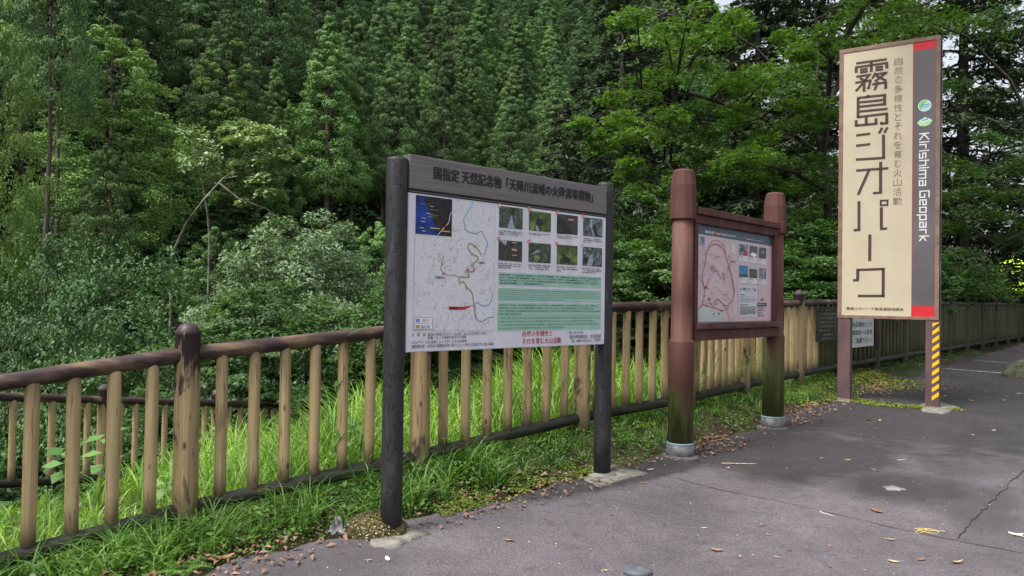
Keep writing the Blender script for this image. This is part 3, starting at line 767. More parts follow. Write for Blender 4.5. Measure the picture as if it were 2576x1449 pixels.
# ---- board 2: red-brown log posts with park map
def redpaint(name, moss):
    m, t, b = mat(name, .72, .2); k = N(t)
    tc = k.n('ShaderNodeTexCoord'); z = k.sep(tc.outputs['Object'])[2]
    st = k.noise(k.coord('Object', (9, 9, 1.1)), 1, 5, .6); bl = k.noise(k.coord('Object', (3, 3, 1.2), loc=(3, 1, 4)), 1, 5, .6, .5)
    col = k.ramp(st, [(.3, (.062, .025, .022)), (.5, (.082, .035, .030)), (.72, (.115, .062, .050))])
    col = k.mix(k.ramp(bl, [(.58, 0.0), (.7, .5)]), col, (.07, .028, .026))
    if moss:
        g = k.math('ADD', z, k.math('ADD', k.math('MULTIPLY', k.math('SUBTRACT', bl, .5), moss * 1.8), k.math('MULTIPLY', k.math('SUBTRACT', st, .5), moss * 2.2)))
        col = k.mix(k.ramp(g, [(moss * .5, 1.0), (moss * 1.0, 0.0)]), col, k.ramp(st, [(.35, (.05, .062, .016)), (.7, (.16, .15, .07))]))
        col = k.mix(k.ramp(g, [(.1, .6), (moss * .45, 0.0)]), col, (.03, .045, .008))
    k.l(col, b.inputs['Base Color']); k.bump(st, b, .25, .004); return m
m_redL, m_redR = redpaint('red_brown_paint_left', .42), redpaint('red_brown_paint_right', .75)
m_frame = redpaint('red_brown_frame', 0)
m_frame2 = noisy('dark_brown_ledge', (.03, .012, .012), (.11, .05, .045), 9, .6, .3, rnd=False, sc3=(.6, 1, 4))
m_collar = noisy('grey_metal_collar', (.05, .05, .058), (.12, .12, .13), 12, .5, .2, rnd=False)
m_ring = ink('pale_blue_seal', (.12, .2, .22))
pL, pR = G(1711, 1146), G(1944, 1074)
u = Vector((pR.x - pL.x, pR.y - pL.y, 0)); W2 = u.length; ang = math.atan2(u.y, u.x)
b2 = thing('map_board', 'red-brown log-framed board with pink area map behind glass, standing in the middle', 'map board', (pL.x, pL.y, pL.z), ang)
hL, hR = at(1718, 428, pL.y).z - pL.z, at(1947, 486, pR.y).z - pL.z
dz = pR.z - pL.z
print('board2', pL, pR, W2, hL, hR, dz)
print('board1 W', Wb, 'Hf', Hf, 'zb', zb, 'tops', zt_L, zt_R)
jL = at(1713, 858, pL.y).z - pL.z; jR = at(1945, 838, pR.y).z - pL.z
j = (jL + jR) / 2
RL = .094
for x, z0, z1, m_ in ((0, 0, hL, m_redL), (W2, dz, hR, m_redR)):
    capz = z1 - .40
    po = ob('post', mesh('post', *revolve([(RL + .006, z0 + .05), (RL + .006, j - .02), (RL + .002, j - .004), (RL - .010, j), (RL - .010, j + .3), (RL - .012, capz)], 28, .004, 3), m_, True), b2, loc=(x, 0, 0))
    ob('post_cap', mesh('post_cap', *revolve([(RL - .014, capz - .001), (RL - .004, capz), (RL + .008, capz + .012), (RL + .010, capz + .05), (RL + .008, z1 - .125), (RL - .010, z1 - .012), (RL - .02, z1)], 10, 0), m_redL, False), po)
    ob('collar', mesh('collar', *revolve([(RL + .013, z0 - .05), (RL + .014, z0 + .095)], 28), m_collar, True), po)
    ob('seal_ring', mesh('seal_ring', *revolve([(RL + .0145, z0 + .0955), (RL + .0145, z0 + .102), (RL + .007, z0 + .108)], 28), m_ring, True), po)
    V_, F_ = revolve([(RL + .055, z0 - .05), (RL + .05, z0 + .003), (RL + .015, z0 + .008)], 24, .03, 5)
    ob('footing', mesh('footing', V_, F_, noisy('dark_grout', (.04, .036, .034), (.10, .095, .09), 20, .9, .3), True), po)
xa, xb = RL - .012, W2 - RL + .012
fz0 = j - .012                                    # underside of the frame
fz1 = (at(1745, 516, pL.y + .1).z + at(1940, 568, pR.y - .1).z) / 2 - pL.z
print('frame', fz0, fz1)
ys = -.02
ob('top_beam', bevel_box('top_beam', xa, xb, ys - .075, ys + .075, fz1 - .055, fz1, m_frame, .006), b2)
ob('top_rail', bevel_box('top_rail', xa, xb, ys - .05, ys + .055, fz1 - .125, fz1 - .057, m_frame, .004), b2)
ob('bottom_beam', bevel_box('bottom_beam', xa, xb, ys - .06, ys + .06, fz0, fz0 + .085, m_frame, .006), b2)
ob('ledge', bevel_box('ledge', xa + .002, xb - .002, ys - .085, ys + .05, fz0 + .087, fz0 + .145, m_frame2, .012), b2)
ob('side_stile', bevel_box('side_stile', xa, xa + .055, ys - .045, ys + .055, fz0 + .147, fz1 - .127, m_frame, .004), b2)
ob('side_stile', bevel_box('side_stile', xb - .055, xb, ys - .045, ys + .055, fz0 + .147, fz1 - .127, m_frame, .004), b2)
m_pink = noisy('pale_pink_sheet', (.50, .385, .42), (.56, .43, .46), 5, .3, 0, rnd=False, spec=.5)
gx0, gx1, gz0, gz1 = xa + .055, xb - .055, fz0 + .145, fz1 - .125
ob('map_panel', bevel_box('map_panel', gx0, gx1, ys - .012, ys + .03, gz0, gz1, m_pink, .001), b2)
B2 = Board(b2, (gx0, ys - .0125, gz0), [(58, 72), (944, 190), (922, 1312), (36, 1348)], gx1 - gx0, gz1 - gz0, None, None)
B2.poly('header_band', ink('slate_blue_band', (.045, .085, .12), rough=.3), [(59, 76), (944, 192), (943, 322), (56, 197)], 1)
B2.text('header_lettering', white, '霧島観光案内', 166, 152, 279, 203, 2, .015)
B2.quadz('map_badge', ink('badge_red', (.5, .03, .02)), 288, 172, 347, 216, 2); B2.text('badge_lettering', white, 'MAP', 292, 180, 343, 210, 3, .03)
B2.text('header_lettering', white, '霧島錦江湾国立公園', 353, 184, 512, 228, 2, .015)
B2.text('header_lettering', white, 'Kirishima Tourist Guide', 519, 218, 641, 238, 2); B2.quadz('map_badge', INK['badge_red'], 646, 233, 680, 258, 2); B2.text('badge_lettering', white, 'MAP', 649, 238, 677, 254, 3, .03)
B2.text('header_lettering', white, 'Kirishima-Kinko Bay National Park', 683, 241, 845, 276, 2)
rr = ink('map_road_red', (.36, .10, .12)); rr2 = ink('map_road_pale', (.42, .22, .24)); gk = ink('map_small_type', (.13, .11, .12))
RD = [[(175, 460), (215, 370), (275, 320), (340, 345), (385, 400), (405, 500), (440, 620), (465, 720), (480, 800), (490, 950), (480, 1040)],
      [(185, 430), (205, 350), (270, 275), (330, 290), (385, 340), (405, 430)], [(180, 455), (165, 560), (152, 640), (130, 700), (135, 820), (150, 900), (155, 1000), (130, 1110), (85, 1170), (75, 1190)],
      [(130, 1110), (180, 1135), (240, 1152), (300, 1165), (350, 1190), (380, 1180)], [(395, 1150), (420, 1230), (440, 1330)], [(250, 1150), (265, 1075), (300, 1040), (340, 1080), (400, 1142), (480, 1050)],
      [(80, 740), (115, 790), (145, 880)], [(225, 740), (195, 850), (175, 900)], [(440, 600), (470, 540), (515, 540), (500, 560), (450, 550), (435, 470)], [(175, 460), (150, 400), (130, 340)], [(430, 620), (470, 820), (500, 900), (490, 1000)], [(250, 640), (300, 700), (370, 790), (400, 740), (420, 640)]]
for i, r_ in enumerate(RD): B2.line('map_road', rr, r_, .0085 if i in (0, 2, 3, 5) else .005, 2.2, smooth=1)
for r_ in ([(215, 1010), (240, 900), (280, 880), (330, 940), (400, 1000), (440, 1040)], [(180, 470), (230, 460), (300, 500), (390, 490)], [(160, 600), (240, 620), (330, 690)], [(320, 330), (330, 400)], [(380, 800), (395, 890)], [(470, 1060), (480, 1340)], [(80, 610), (130, 650)], [(90, 1000), (130, 900)], [(270, 950), (220, 1060), (160, 1110)], [(430, 650), (415, 780), (460, 900)]):
    B2.line('map_road', rr2, r_, .003, 2.0, smooth=1)
B2.poly('bay', ink('pale_bay', (.42, .47, .46)), [(76, 1340), (88, 1240), (92, 1180), (130, 1150), (200, 1148), (245, 1162), (310, 1180), (340, 1210), (357, 1260), (350, 1330)], 1.4)
B2.quadz('locator_map', ink('locator_blue', (.24, .33, .42)), 106, 232, 164, 348, 1.4); B2.poly('locator_land', ink('locator_land', (.10, .16, .22)), [(118, 240), (138, 235), (158, 260), (150, 330), (130, 335), (125, 290)], 2)
B2.quadz('map_key', ink('key_white', (.6, .57, .58)), 462, 314, 511, 452, 1.4)
r2_ = np.random.default_rng(5)
def dash(x, y, w_, h_): B2.quadz('map_type', gk, x, y, x + w_, y + h_, 2.6)
for _ in range(150):
    x, y = r2_.uniform(100, 480), r2_.uniform(280, 1130)
    if 95 < x < 170 and y < 370: continue
    cl = r2_.integers(1, 3)
    for q in range(cl): dash(x, y + q * 7, r2_.uniform(8, 26), 3.2)
for cx, cy in ((225, 610), (215, 640), (240, 670), (360, 730), (375, 765), (350, 700), (180, 1040), (200, 1080), (215, 1100), (300, 480), (270, 510), (330, 1180), (300, 1220), (250, 1222), (150, 900), (395, 1150)):
    for q in range(3): dash(cx + r2_.uniform(-12, 12), cy + q * 8, r2_.uniform(18, 34), 4.5)
for q in range(9): dash(470 + (q % 2) * 22, 325 + q * 13, 14, 4)
B2.quadz('here_marker', INK['badge_red'], 154, 878, 184, 902, 3)
for i, (x0, y0, x1, y1, xp, yp) in enumerate(((552, 306, 655, 548, 655, 468), (671, 321, 768, 560, 768, 482), (783, 338, 875, 574, 873, 497), (550, 586, 653, 826, 653, 748), (668, 598, 765, 834, 763, 757), (782, 610, 873, 838, 870, 765))):
    B2.quadz('photo_card', INK['key_white'], x0, y0, x1, y1, 1.6)
    mm = [photo_mat('guide_photo_mountain', (.03, .05, .08), (.08, .10, .16), (.35, .42, .5), 12), photo_mat('guide_photo_forest', (.01, .015, .012), (.06, .08, .07), (.2, .24, .26), 34), photo_mat('guide_photo_shrine', (.01, .014, .014), (.05, .05, .055), (.14, .15, .16), 40),
          photo_mat('guide_photo_sea', (.02, .12, .26), (.03, .17, .34), (.06, .22, .4), 6), photo_mat('guide_photo_valley', (.012, .02, .014), (.04, .06, .035), (.14, .18, .12), 30), photo_mat('guide_photo_rock', (.05, .045, .06), (.2, .19, .25), (.36, .35, .42), 24)][i]
    B2.quadz('photo_print', mm, x0 + 4, y0 + 4, xp - 1, yp, 2.2)
    X_ = lambda a: x0 + 4 + (xp - x0 - 5) * a
    Y_ = lambda a: y0 + 4 + (yp - y0 - 4) * a
    if i == 0: B2.poly('photo_detail', ink('blossom', (.35, .04, .08)), [(X_(.4), Y_(.97)), (X_(.55), Y_(.6)), (X_(.8), Y_(.55)), (X_(.98), Y_(.7)), (X_(.98), Y_(.97))], 2.8); B2.poly('photo_detail', ink('peak', (.05, .08, .1)), [(X_(.02), Y_(.45)), (X_(.3), Y_(.25)), (X_(.5), Y_(.42)), (X_(.7), Y_(.6)), (X_(.02), Y_(.7))], 2.6)
    if i == 1: B2.poly('photo_detail', white, [(X_(.05), Y_(.8)), (X_(.3), Y_(.6)), (X_(.7), Y_(.62)), (X_(.97), Y_(.85)), (X_(.6), Y_(.97))], 2.8)
    if i == 2: B2.poly('photo_detail', ink('shrine_grey', (.3, .32, .32)), [(X_(.3), Y_(.35)), (X_(.7), Y_(.35)), (X_(.6), Y_(.55)), (X_(.4), Y_(.55))], 2.8)
    if i == 3: B2.poly('photo_detail', ink('cape_green', (.03, .09, .09)), [(X_(.0), Y_(.72)), (X_(1), Y_(.75)), (X_(1), Y_(.99)), (X_(0), Y_(.99))], 2.8)
    if i == 4: B2.poly('photo_detail', ink('valley_sky', (.4, .45, .52)), [(X_(.0), Y_(.02)), (X_(1), Y_(.04)), (X_(1), Y_(.25)), (X_(0), Y_(.2))], 2.8)
    B2.text('card_lettering', black, ['高千穂峰', '丸尾の滝', '霧島神宮', '錦江湾', '高千穂牧場', '嘉例川'][i], x0 + 5, yp + 6, x0 + 40, yp + 18, 2.4, .02)
    for q in range(3): B2.quadz('card_type', gk, x0 + 5, yp + 26 + q * 14, x0 + (50, 38, 30)[q], yp + 29 + q * 14, 2.4)
B2.quadz('info_card', ink('info_card', (.50, .51, .56)), 548, 852, 750, 1262, 1.6)
B2.disc('emblem', ink('emblem_green', (.12, .32, .22)), 570, 905, .017, 2.4, 16); B2.disc('emblem', ink('emblem_navy', (.03, .08, .22)), 734, 912, .015, 2.4, 16)
B2.text('info_title', black, '霧島ジオパーク', 593, 880, 717, 920, 2.4, .01); B2.text('info_title', black, 'Kirishima Geopark', 612, 925, 695, 936, 2.4)
B2.quadz('info_type', gk, 556, 970, 618, 980, 2.4)
for q in range(6): B2.quadz('info_type', gk, 556, 996 + q * 14, (742, 600, 742, 742, 738, 680)[q], 1000 + q * 14, 2.4)
B2.quadz('info_type', gk, 556, 1104, 648, 1114, 2.4)
for q in range(9): B2.quadz('info_type', gk, 556, 1130 + q * 13, (742, 740, 744, 735, 742, 740, 742, 738, 640)[q], 1133.5 + q * 13, 2.4)
B2.quadz('contact_band', ink('contact_slate', (.04, .06, .08)), 760, 1076, 872, 1122, 2); B2.text('contact_lettering', white, '観光に関する問い合わせ', 766, 1088, 866, 1104, 2.8)
B2.text('contact_lettering', black, '霧島市観光課', 762, 1134, 838, 1146, 2.4, .015); B2.text('contact_lettering', black, '0995-45-5111', 766, 1165, 842, 1184, 2.4, .015)
B2.text('contact_lettering', black, '霧島市観光案内所', 762, 1205, 820, 1216, 2.4, .015); B2.text('contact_lettering', black, '0995-78-2115', 766, 1236, 842, 1254, 2.4, .015)
B2.text('contact_lettering', red, '霧島市', 800, 1020, 842, 1048, 2.4, .02)
B2.finish()

# ---- board 3: tall cream geopark sign
m_pole = noisy('plum_brown_paint', (.06, .036, .04), (.115, .068, .07), 5, .6, .15, rnd=False, sc3=(1, 1, .4))
m_cream = noisy('cream_face', (.39, .34, .25), (.43, .375, .275), 2.5, .4, 0, rnd=False)
m_brn = noisy('grey_brown_face', (.074, .066, .070), (.108, .098, .105), 1.3, .35, 0, rnd=False)
m_trim = noisy('brown_trim', (.14, .08, .06), (.21, .13, .10), 8, .5, .1, rnd=False)
m_side = noisy('dark_side', (.02, .016, .016), (.07, .055, .05), 6, .5, .2, rnd=False, sc3=(1, 1, .3))
pL, pR = G(2122, 1004), G(2341, 1027)
Yl, Yr = pL.y + .0, pR.y
eL, eR = at(2109, 500, Yl), at(2364, 500, Yr)
ang = math.atan2(eR.y - eL.y, eR.x - eL.x)
W3 = math.hypot(eR.x - eL.x, eR.y - eL.y)
print('board3', pL, pR, W3, math.degrees(ang))
b3 = thing('geopark_sign', 'tall cream and brown sign with big dark Japanese lettering on two plum-brown posts', 'sign', (eL.x, eL.y, pL.z), ang)
z0 = ((at(2105, 800, Yl).z + at(2352, 805, Yr).z) / 2) - pL.z
z1 = ((at(2117, 126, Yl).z + at(2368, 88, Yr).z) / 2) - pL.z
H3 = z1 - z0; print('z0,z1', z0, z1, 'H3', H3)
TH3 = .15
lx = (pL.x - eL.x) * math.cos(ang) + (pL.y - eL.y) * math.sin(ang); rx = (pR.x - eL.x) * math.cos(ang) + (pR.y - eL.y) * math.sin(ang)
print('posts at', lx, rx)
dzr = pR.z - pL.z
for x, zz in ((lx - .0, -.05), (rx + .01, dzr - .05)):
    x = min(max(x, .075), W3 - .06)
    po = ob('post', bevel_box('post', x - .07, x + .07, .002, .146, zz, z0 + .01, m_pole, .006), b3)
    xr = x
ob('sign_box', bevel_box('sign_box', .0, W3, .012, TH3, z0, z1, m_side, .004), b3)
fr = .045
ob('frame', bevel_box('frame', 0, W3, -.004, .011, z1 - fr, z1, m_trim, .003), b3)
ob('frame', bevel_box('frame', 0, W3, -.004, .011, z0, z0 + fr * .8, m_trim, .003), b3)
ob('frame', bevel_box('frame', 0, fr, -.004, .011, z0 + fr * .8 + .001, z1 - fr - .001, m_trim, .003), b3)
ob('frame', bevel_box('frame', W3 - fr, W3, -.004, .011, z0 + fr * .8 + .001, z1 - fr - .001, m_trim, .003), b3)
ob('gutter', bevel_box('gutter', W3 + .001, W3 + .012, .03, .12, z0 + .01, z1 - .01, noisy('worn_grey_edge', (.03, .03, .03), (.3, .3, .32), 9, .5, .1, rnd=False, sc3=(1, 1, .2), lo=.55, hi=.7), .003), b3)
B3 = Board(b3, (0, .006, z0), [(135, 120), (608, 45), (581, 1412), (115, 1388)], W3, H3, None, None)
us = B3.uv(467, 700)[0]
B3.recuv('cream_field', m_cream, fr, fr * .8, us, H3 - fr, 2)
B3.recuv('brown_field', m_brn, us, fr * .8, W3 - fr, H3 - fr, 2)
redf = ink('red_band', (.45, .018, .028), rough=.4)
vt = (B3.uv(475, 124)[1] + B3.uv(595, 108)[1]) / 2; vb = (B3.uv(457, 1342)[1] + B3.uv(578, 1346)[1]) / 2
B3.recuv('red_band', redf, us, vt, W3 - fr, H3 - fr, 3); B3.recuv('red_band', redf, us, fr * .8, W3 - fr, vb, 3)
B3.recuv('field_edge', INK['slogan_red'], us - .003, fr * .8, us + .003, H3 - fr, 3.4)
big = ink('umber_lettering', (.055, .032, .03)); TW = .034
c7 = lambda x, y: ((3300 + x / 3.294 - 3200) * 1.2067, (180 + y / 3.294 - 100) * 1.2067)
def S(*pts, w=TW, z7=True, cap=0): B3.line('main_lettering', big, [c7(*p) if z7 else p for p in pts], w, 4, cap=cap)
tv, th = .033, .029
for s_ in (((245, 237), (638, 182)), ((293, 322), (392, 307)), ((293, 358), (392, 344)), ((487, 292), (587, 280)), ((487, 328), (587, 317)), ((232, 492), (400, 466)), ((445, 514), (632, 485)),
           ((285, 748), (590, 718)), ((285, 806), (590, 774)), ((285, 868), (638, 834)), ((236, 1180), (418, 1158)), ((234, 1315), (416, 1294))): S(*s_, w=th)
S((232, 290), (650, 230), w=th)
S((246, 290), (246, 362)); S((635, 232), (635, 306)); S((437, 212), (437, 352))
S((245, 412), (412, 388), (345, 470), w=th); S((292, 428), (350, 468), w=th); S((343, 462), (343, 610)); S((330, 497), (237, 602), w=th); S((395, 462), (425, 462), (402, 560), (378, 560), w=th)
S((492, 358), (447, 438), w=th); S((480, 384), (642, 358), w=th); S((625, 362), (478, 478), w=th); S((495, 398), (628, 468), w=th)
S((618, 484), (618, 574), w=tv); S((528, 476), (512, 505), (472, 590), w=th)
S((398, 650), (380, 690), w=th); S((252, 692), (622, 652), w=th); S((268, 690), (264, 948)); S((603, 655), (603, 792)); S((250, 942), (643, 896), w=th)
S((627, 898), (627, 1030)); S((548, 1030), (640, 1020), w=th); S((558, 1004), (558, 1038), w=th); S((240, 980), (240, 1062)); S((225, 1052), (505, 1028), w=th); S((490, 956), (490, 1036)); S((367, 932), (367, 1045))
S((568, 1080), (526, 1156), w=th); S((636, 1076), (594, 1150), w=th)
def S5(*pts, w=TW): S(*pts, w=w, z7=False)
S5((334, 526), (334, 640)); S5((205, 644), (341, 637), w=th)
S5((206, 696), (355, 687), w=th); S5((320, 656), (318, 800)); S5((283, 805), (326, 802), w=th); S5((268, 690), (214, 812), w=tv)
S5((218, 842), (217, 976)); S5((192, 979), (224, 977), w=th); B3.line('main_lettering', big, [(319, 841), (350, 840), (349, 862), (318, 863)], .022, 4, closed=True)
S5((321, 872), (320, 970)); S5((314, 975), (347, 973), w=th); S5((267, 1000), (265, 1126))
S5((203, 1166), (334, 1164), w=th); S5((210, 1166), (209, 1213)); S5((187, 1214), (215, 1214), w=th); S5((327, 1160), (325, 1296)); S5((209, 1288), (333, 1291), w=th)
thin = ink('taupe_lettering', (.17, .15, .11))
for i, ch in enumerate('自然の多様性とそれを育む火山活動'):
    f = i / 15; cx = 408 + (395 - 408) * f; cy = 174 + (844 - 174) * f
    uc, vc = B3.uv(cx, cy); hs = .0445
    B3.text('slogan_lettering', thin, ch, uc - hs * (.8 if ch in 'とのそむ' else 1), vc + hs * 1.0, uc + hs * (.8 if ch in 'とのそむ' else 1), vc - hs * 1.0, 4, .002, True)
B3.text('council_lettering', big, '霧島ジオパーク推進連絡協議会', 157, 1338, 418, 1364, 4, .008)
# square English lettering reading downwards
GLY = {'K': (1.0, [[(0, 0), (0, 1.45)], [(1, 1.45), (.12, .72), (1, 0)]]), 'i': (.0, [[(0, 0), (0, 1)], [(0, 1.25), (0, 1.45)]]), 'r': (.6, [[(0, 0), (0, 1), (.6, 1)]]),
       's': (.8, [[(.8, 1), (0, 1), (0, .52), (.8, .52), (.8, 0), (0, 0)]]), 'h': (.8, [[(0, 0), (0, 1.45)], [(0, 1), (.8, 1), (.8, 0)]]), 'm': (1.3, [[(0, 0), (0, 1), (1.3, 1), (1.3, 0)], [(.65, 1), (.65, 0)]]),
       'a': (.8, [[(0, 1), (.8, 1), (.8, 0), (0, 0), (0, .55), (.8, .55)]]), 'G': (1.0, [[(1, 1.45), (0, 1.45), (0, 0), (1, 0), (1, .75), (.5, .75)]]), 'e': (.8, [[(.8, 0), (0, 0), (0, 1), (.8, 1), (.8, .5), (0, .5)]]),
       'o': (.8, [[(0, 0), (.8, 0), (.8, 1), (0, 1), (0, -.07)]]), 'p': (.8, [[(0, -.45), (0, 1), (.8, 1), (.8, 0), (0, 0)]]), 'k': (.75, [[(0, 0), (0, 1.45)], [(.75, 1), (.1, .5), (.75, 0)]])}
def down_word(word, ya, yb, xb):
    ua, va = B3.uv(xb, ya); ub, vb_ = B3.uv(xb - 5, yb)
    gap = .42; tot = sum(GLY[c_][0] for c_ in word) + gap * (len(word) - 1)
    sx = (va - vb_) / tot; sy = .062; x = 0
    for c_ in word:
        for st_ in GLY[c_][1]:
            B3.line('english_lettering', ink('off_white_lettering', (.62, .60, .62)), [(ua + q[1] * sy, va - (x + q[0]) * sx) for q in st_], .0125, 4, uvs=True, cap=.006)
        x += GLY[c_][0] + gap
down_word('Kirishima', 524, 772, 503); down_word('Geopark', 799, 1034, 501)
# round and mountain emblems
uc, vc = B3.uv(528, 388); R_ = .066
B3.disc('round_emblem', white, uc, vc, R_, 4, 30, True); B3.disc('round_emblem', ink('emblem_leaf', (.13, .42, .12)), uc, vc, R_ - .004, 4.4, 30, True)
B3.poly('round_emblem', ink('emblem_sky', (.35, .52, .62)), [(uc + (R_ - .006) * math.cos(a), vc + (R_ - .006) * math.sin(a)) for a in np.linspace(-2.2, 1.1, 16)] + [(uc - .005, vc + .02), (uc - .02, vc)], 4.8, True)
B3.text('emblem_lettering', navy, 'GEOPARKS', uc - .03, vc + .018, uc + .058, vc, 5.4, .02, True); B3.text('emblem_lettering', navy, 'JAPAN', uc - .028, vc - .007, uc + .04, vc - .026, 5.4, .02, True)
uc, vc = B3.uv(527, 466)
B3.poly('mountain_emblem', ink('emblem_pale', (.42, .58, .5)), [(uc - .076, vc - .008), (uc - .045, vc + .028), (uc - .012, vc + .04), (uc, vc + .058), (uc + .015, vc + .044), (uc + .045, vc + .036), (uc + .078, vc + .006), (uc + .05, vc + .0), (uc, vc - .01), (uc - .05, vc - .004)], 4, True)
B3.poly('mountain_emblem', ink('emblem_lime', (.2, .5, .14)), [(uc - .078, vc - .008), (uc - .04, vc - .004), (uc + .01, vc - .012), (uc + .078, vc + .004), (uc + .045, vc - .04), (uc, vc - .052), (uc - .05, vc - .042)], 4.4, True)
for q in range(3): B3.line('mountain_emblem', white, [(uc - .07 + q * .008, vc - .014 - q * .012), (uc, vc - .024 - q * .010), (uc + .065 - q * .01, vc - .006 - q * .013)], .0022, 5, True, smooth=2)
B3.line('mountain_emblem', navy, [(uc - .03, vc + .016), (uc + .03, vc + .022)], .007, 5, True); B3.line('mountain_emblem', river, [(uc - .01, vc + .03), (uc + .035, vc + .032)], .006, 5, True)
B3.finish()
# warning stripes on the right post
m_yel = flat('yellow_tape', (.66, .36, .015), rough=.4)
zr0 = dzr + .05; zt = z0 - .02; nst = 10; V_, F_ = [], []
pitch = (zt - zr0) / nst; xs0, xs1 = xr - .002, xr + .067
for i in range(nst + 1):
    lo, hi = zr0 + .06 + i * pitch, zr0 + .06 + i * pitch + pitch * .5
    rise = pitch * .62
    a = [(xs0, lo - rise / 2), (xs1, lo + rise / 2), (xs1, hi + rise / 2), (xs0, hi - rise / 2)]
    a = [(x, min(max(z_, zr0), zt)) for x, z_ in a]
    n = len(V_); V_ += [(x, .000, z_) for x, z_ in a]; F_.append((n, n + 1, n + 2, n + 3))
ob('warning_stripes', mesh('warning_stripes', V_, F_, m_yel), po)

# ---- small boards hung on the fence
def fence_at(px):
    for i in range(len(FP) - 1):
        a, b_ = FP[i], FP[i + 1]
        d = ray(px, 800); r = d.x / d.y
        # a + t(b-a): x = r y
        den = (b_.x - a.x) - r * (b_.y - a.y)
        t_ = (r * a.y - a.x) / den
        if -1e-6 <= t_ <= 1: return a + (b_ - a) * t_, (b_ - a).normalized()
def hung(name, label, px0, px1, py0, py1, m_, off=.05):
    p, d = fence_at(px0); q, _ = fence_at(px1)
    d = Vector((q.x - p.x, q.y - p.y, 0)).normalized(); nrm = Vector((d.y, -d.x, 0))
    p = p + nrm * off; q = q + nrm * off
    zt_ = at(px0, py0, p.y).z; zb_ = at(px0, py1, p.y).z
    W_ = math.hypot(q.x - p.x, q.y - p.y)
    r = thing(name, label, 'notice board', (p.x, p.y, zb_), math.atan2(d.y, d.x))
    ob('board', bevel_box('board', 0, W_, -.012, .012, 0, zt_ - zb_, m_, .003), r)
    return r, W_, zt_ - zb_
m_oldw = noisy('old_dark_board', (.022, .02, .016), (.05, .047, .036), 12, .8, .3, rnd=False)
r, W_, H_ = hung('hung_notice', 'small dark weathered notice board with faded white writing hung on the log fence', 2044, 2097, 772, 860, m_oldw)
BB = Board(r, (0, -.0125, 0), [(0, 0), (100, 0), (100, 100), (0, 100)], W_, H_, None, None)
fw = ink('faded_white', (.22, .22, .2))
BB.text('notice_lettering', fw, 'お知らせ', 38, 5, 62, 11, 1, .01)
for i, s_ in enumerate(('この公園は国立公園内に', 'ありますので植物や土石', 'の採取はできませんので', 'ゴミは必ず持ち帰るよう', 'お願いいたします')): BB.text('notice_lettering', fw, s_, 8, 16 + i * 12, 92 if i < 4 else 60, 24 + i * 12, 1, .02)
BB.text('notice_lettering', fw, '霧島市牧園支所', 28, 77, 72, 84, 1, .02); BB.text('notice_lettering', fw, '電話 0995-76-1111', 22, 89, 78, 95, 1, .02); BB.finish()
m_wb = noisy('white_notice', (.42, .45, .42), (.52, .55, .52), 8, .6, .1, rnd=False)
r, W_, H_ = hung('hung_notice', 'white no-parking notice on the log fence partly hidden by the left plum-brown post', 2112, 2187, 742, 877, m_wb)
BB = Board(r, (0, -.0125, 0), [(0, 0), (100, 0), (100, 100), (0, 100)], W_, H_, None, None)
BB.text('notice_lettering', red, '駐車禁止', 8, 18, 94, 42, 1, .03)
for i, s_ in enumerate(('バス転回場所につき', 'この看板前への駐車', 'は、ご遠慮下さい。')): BB.text('notice_lettering', black if i != 1 else black, s_, 8, 51 + i * 15.5, 94, 61 + i * 15.5, 1, .015)
BB.finish()
# ------------------------------------------------------------------ vegetation builders
def unit(a): return a / np.maximum(np.linalg.norm(a, axis=-1, keepdims=True), 1e-9)
def tri_blades(pos, axis, side, w, L):
    """pointed triangles"""
    v = np.stack([pos - side * w[:, None], pos + side * w[:, None], pos + axis * L[:, None]], 1).reshape(-1, 3)
    return v, np.arange(len(v)).reshape(-1, 3)
def leaf_quads(pos, nrm, size, rng_, aspect=.5, tang=None, fold=0):
    t = unit(rng_.normal(size=pos.shape)) if tang is None else tang
    t = unit(t - nrm * (t * nrm).sum(1, keepdims=True)); bt = np.cross(nrm, t)
    s = size[:, None]
    v = np.stack([pos - t * s * .5, pos + bt * s * aspect * .5 + nrm * s * fold, pos + t * s * .5, pos - bt * s * aspect * .5 + nrm * s * fold], 1).reshape(-1, 3)
    return v, np.arange(len(v)).reshape(-1, 4)

m_cedar = leafmat('cedar_foliage', (.075, .155, .048), (.12, .215, .062), .1, .65, scale=.25, transcol=(1, 1, .6), rnd_obj=.3)
m_cedar_d = leafmat('cedar_foliage_old', (.048, .10, .034), (.08, .15, .046), .06, .65, scale=.25, transcol=(1, 1, .6), rnd_obj=.3)  # duller back-row green, darkened further in colour for the shade behind front crowns
m_cedar_y = leafmat('cedar_foliage_fresh', (.10, .19, .046), (.155, .26, .062), .12, .65, scale=.3, transcol=(1, 1, .6), rnd_obj=.15)
m_dead = noisy('dead_twigs', (.012, .014, .008), (.032, .030, .018), 3, .95, 0)  # dark twig mass added inside the crowns so their gaps look shaded
m_bark = noisy('cedar_bark', (.05, .036, .032), (.12, .09, .08), 4, .9, .4, sc3=(4, 4, .5))
m_brd = leafmat('broadleaf_foliage', (.022, .06, .018), (.045, .10, .027), .25, .5, .3, scale=.5, rnd_obj=.35)
m_pale = leafmat('pale_foliage', (.10, .17, .085), (.155, .23, .12), .25, .6, .25, scale=.5, rnd_obj=.1)
m_light = leafmat('light_green_foliage', (.20, .30, .13), (.32, .42, .2), .25, .5, .4, scale=.5, rnd_obj=.1)
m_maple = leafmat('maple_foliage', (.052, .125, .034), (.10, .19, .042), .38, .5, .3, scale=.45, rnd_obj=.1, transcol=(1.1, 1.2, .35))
m_maple_d = leafmat('shaded_maple_foliage', (.035, .09, .025), (.065, .13, .03), .32, .5, .3, scale=.45, rnd_obj=.12, transcol=(1.1, 1.2, .35))
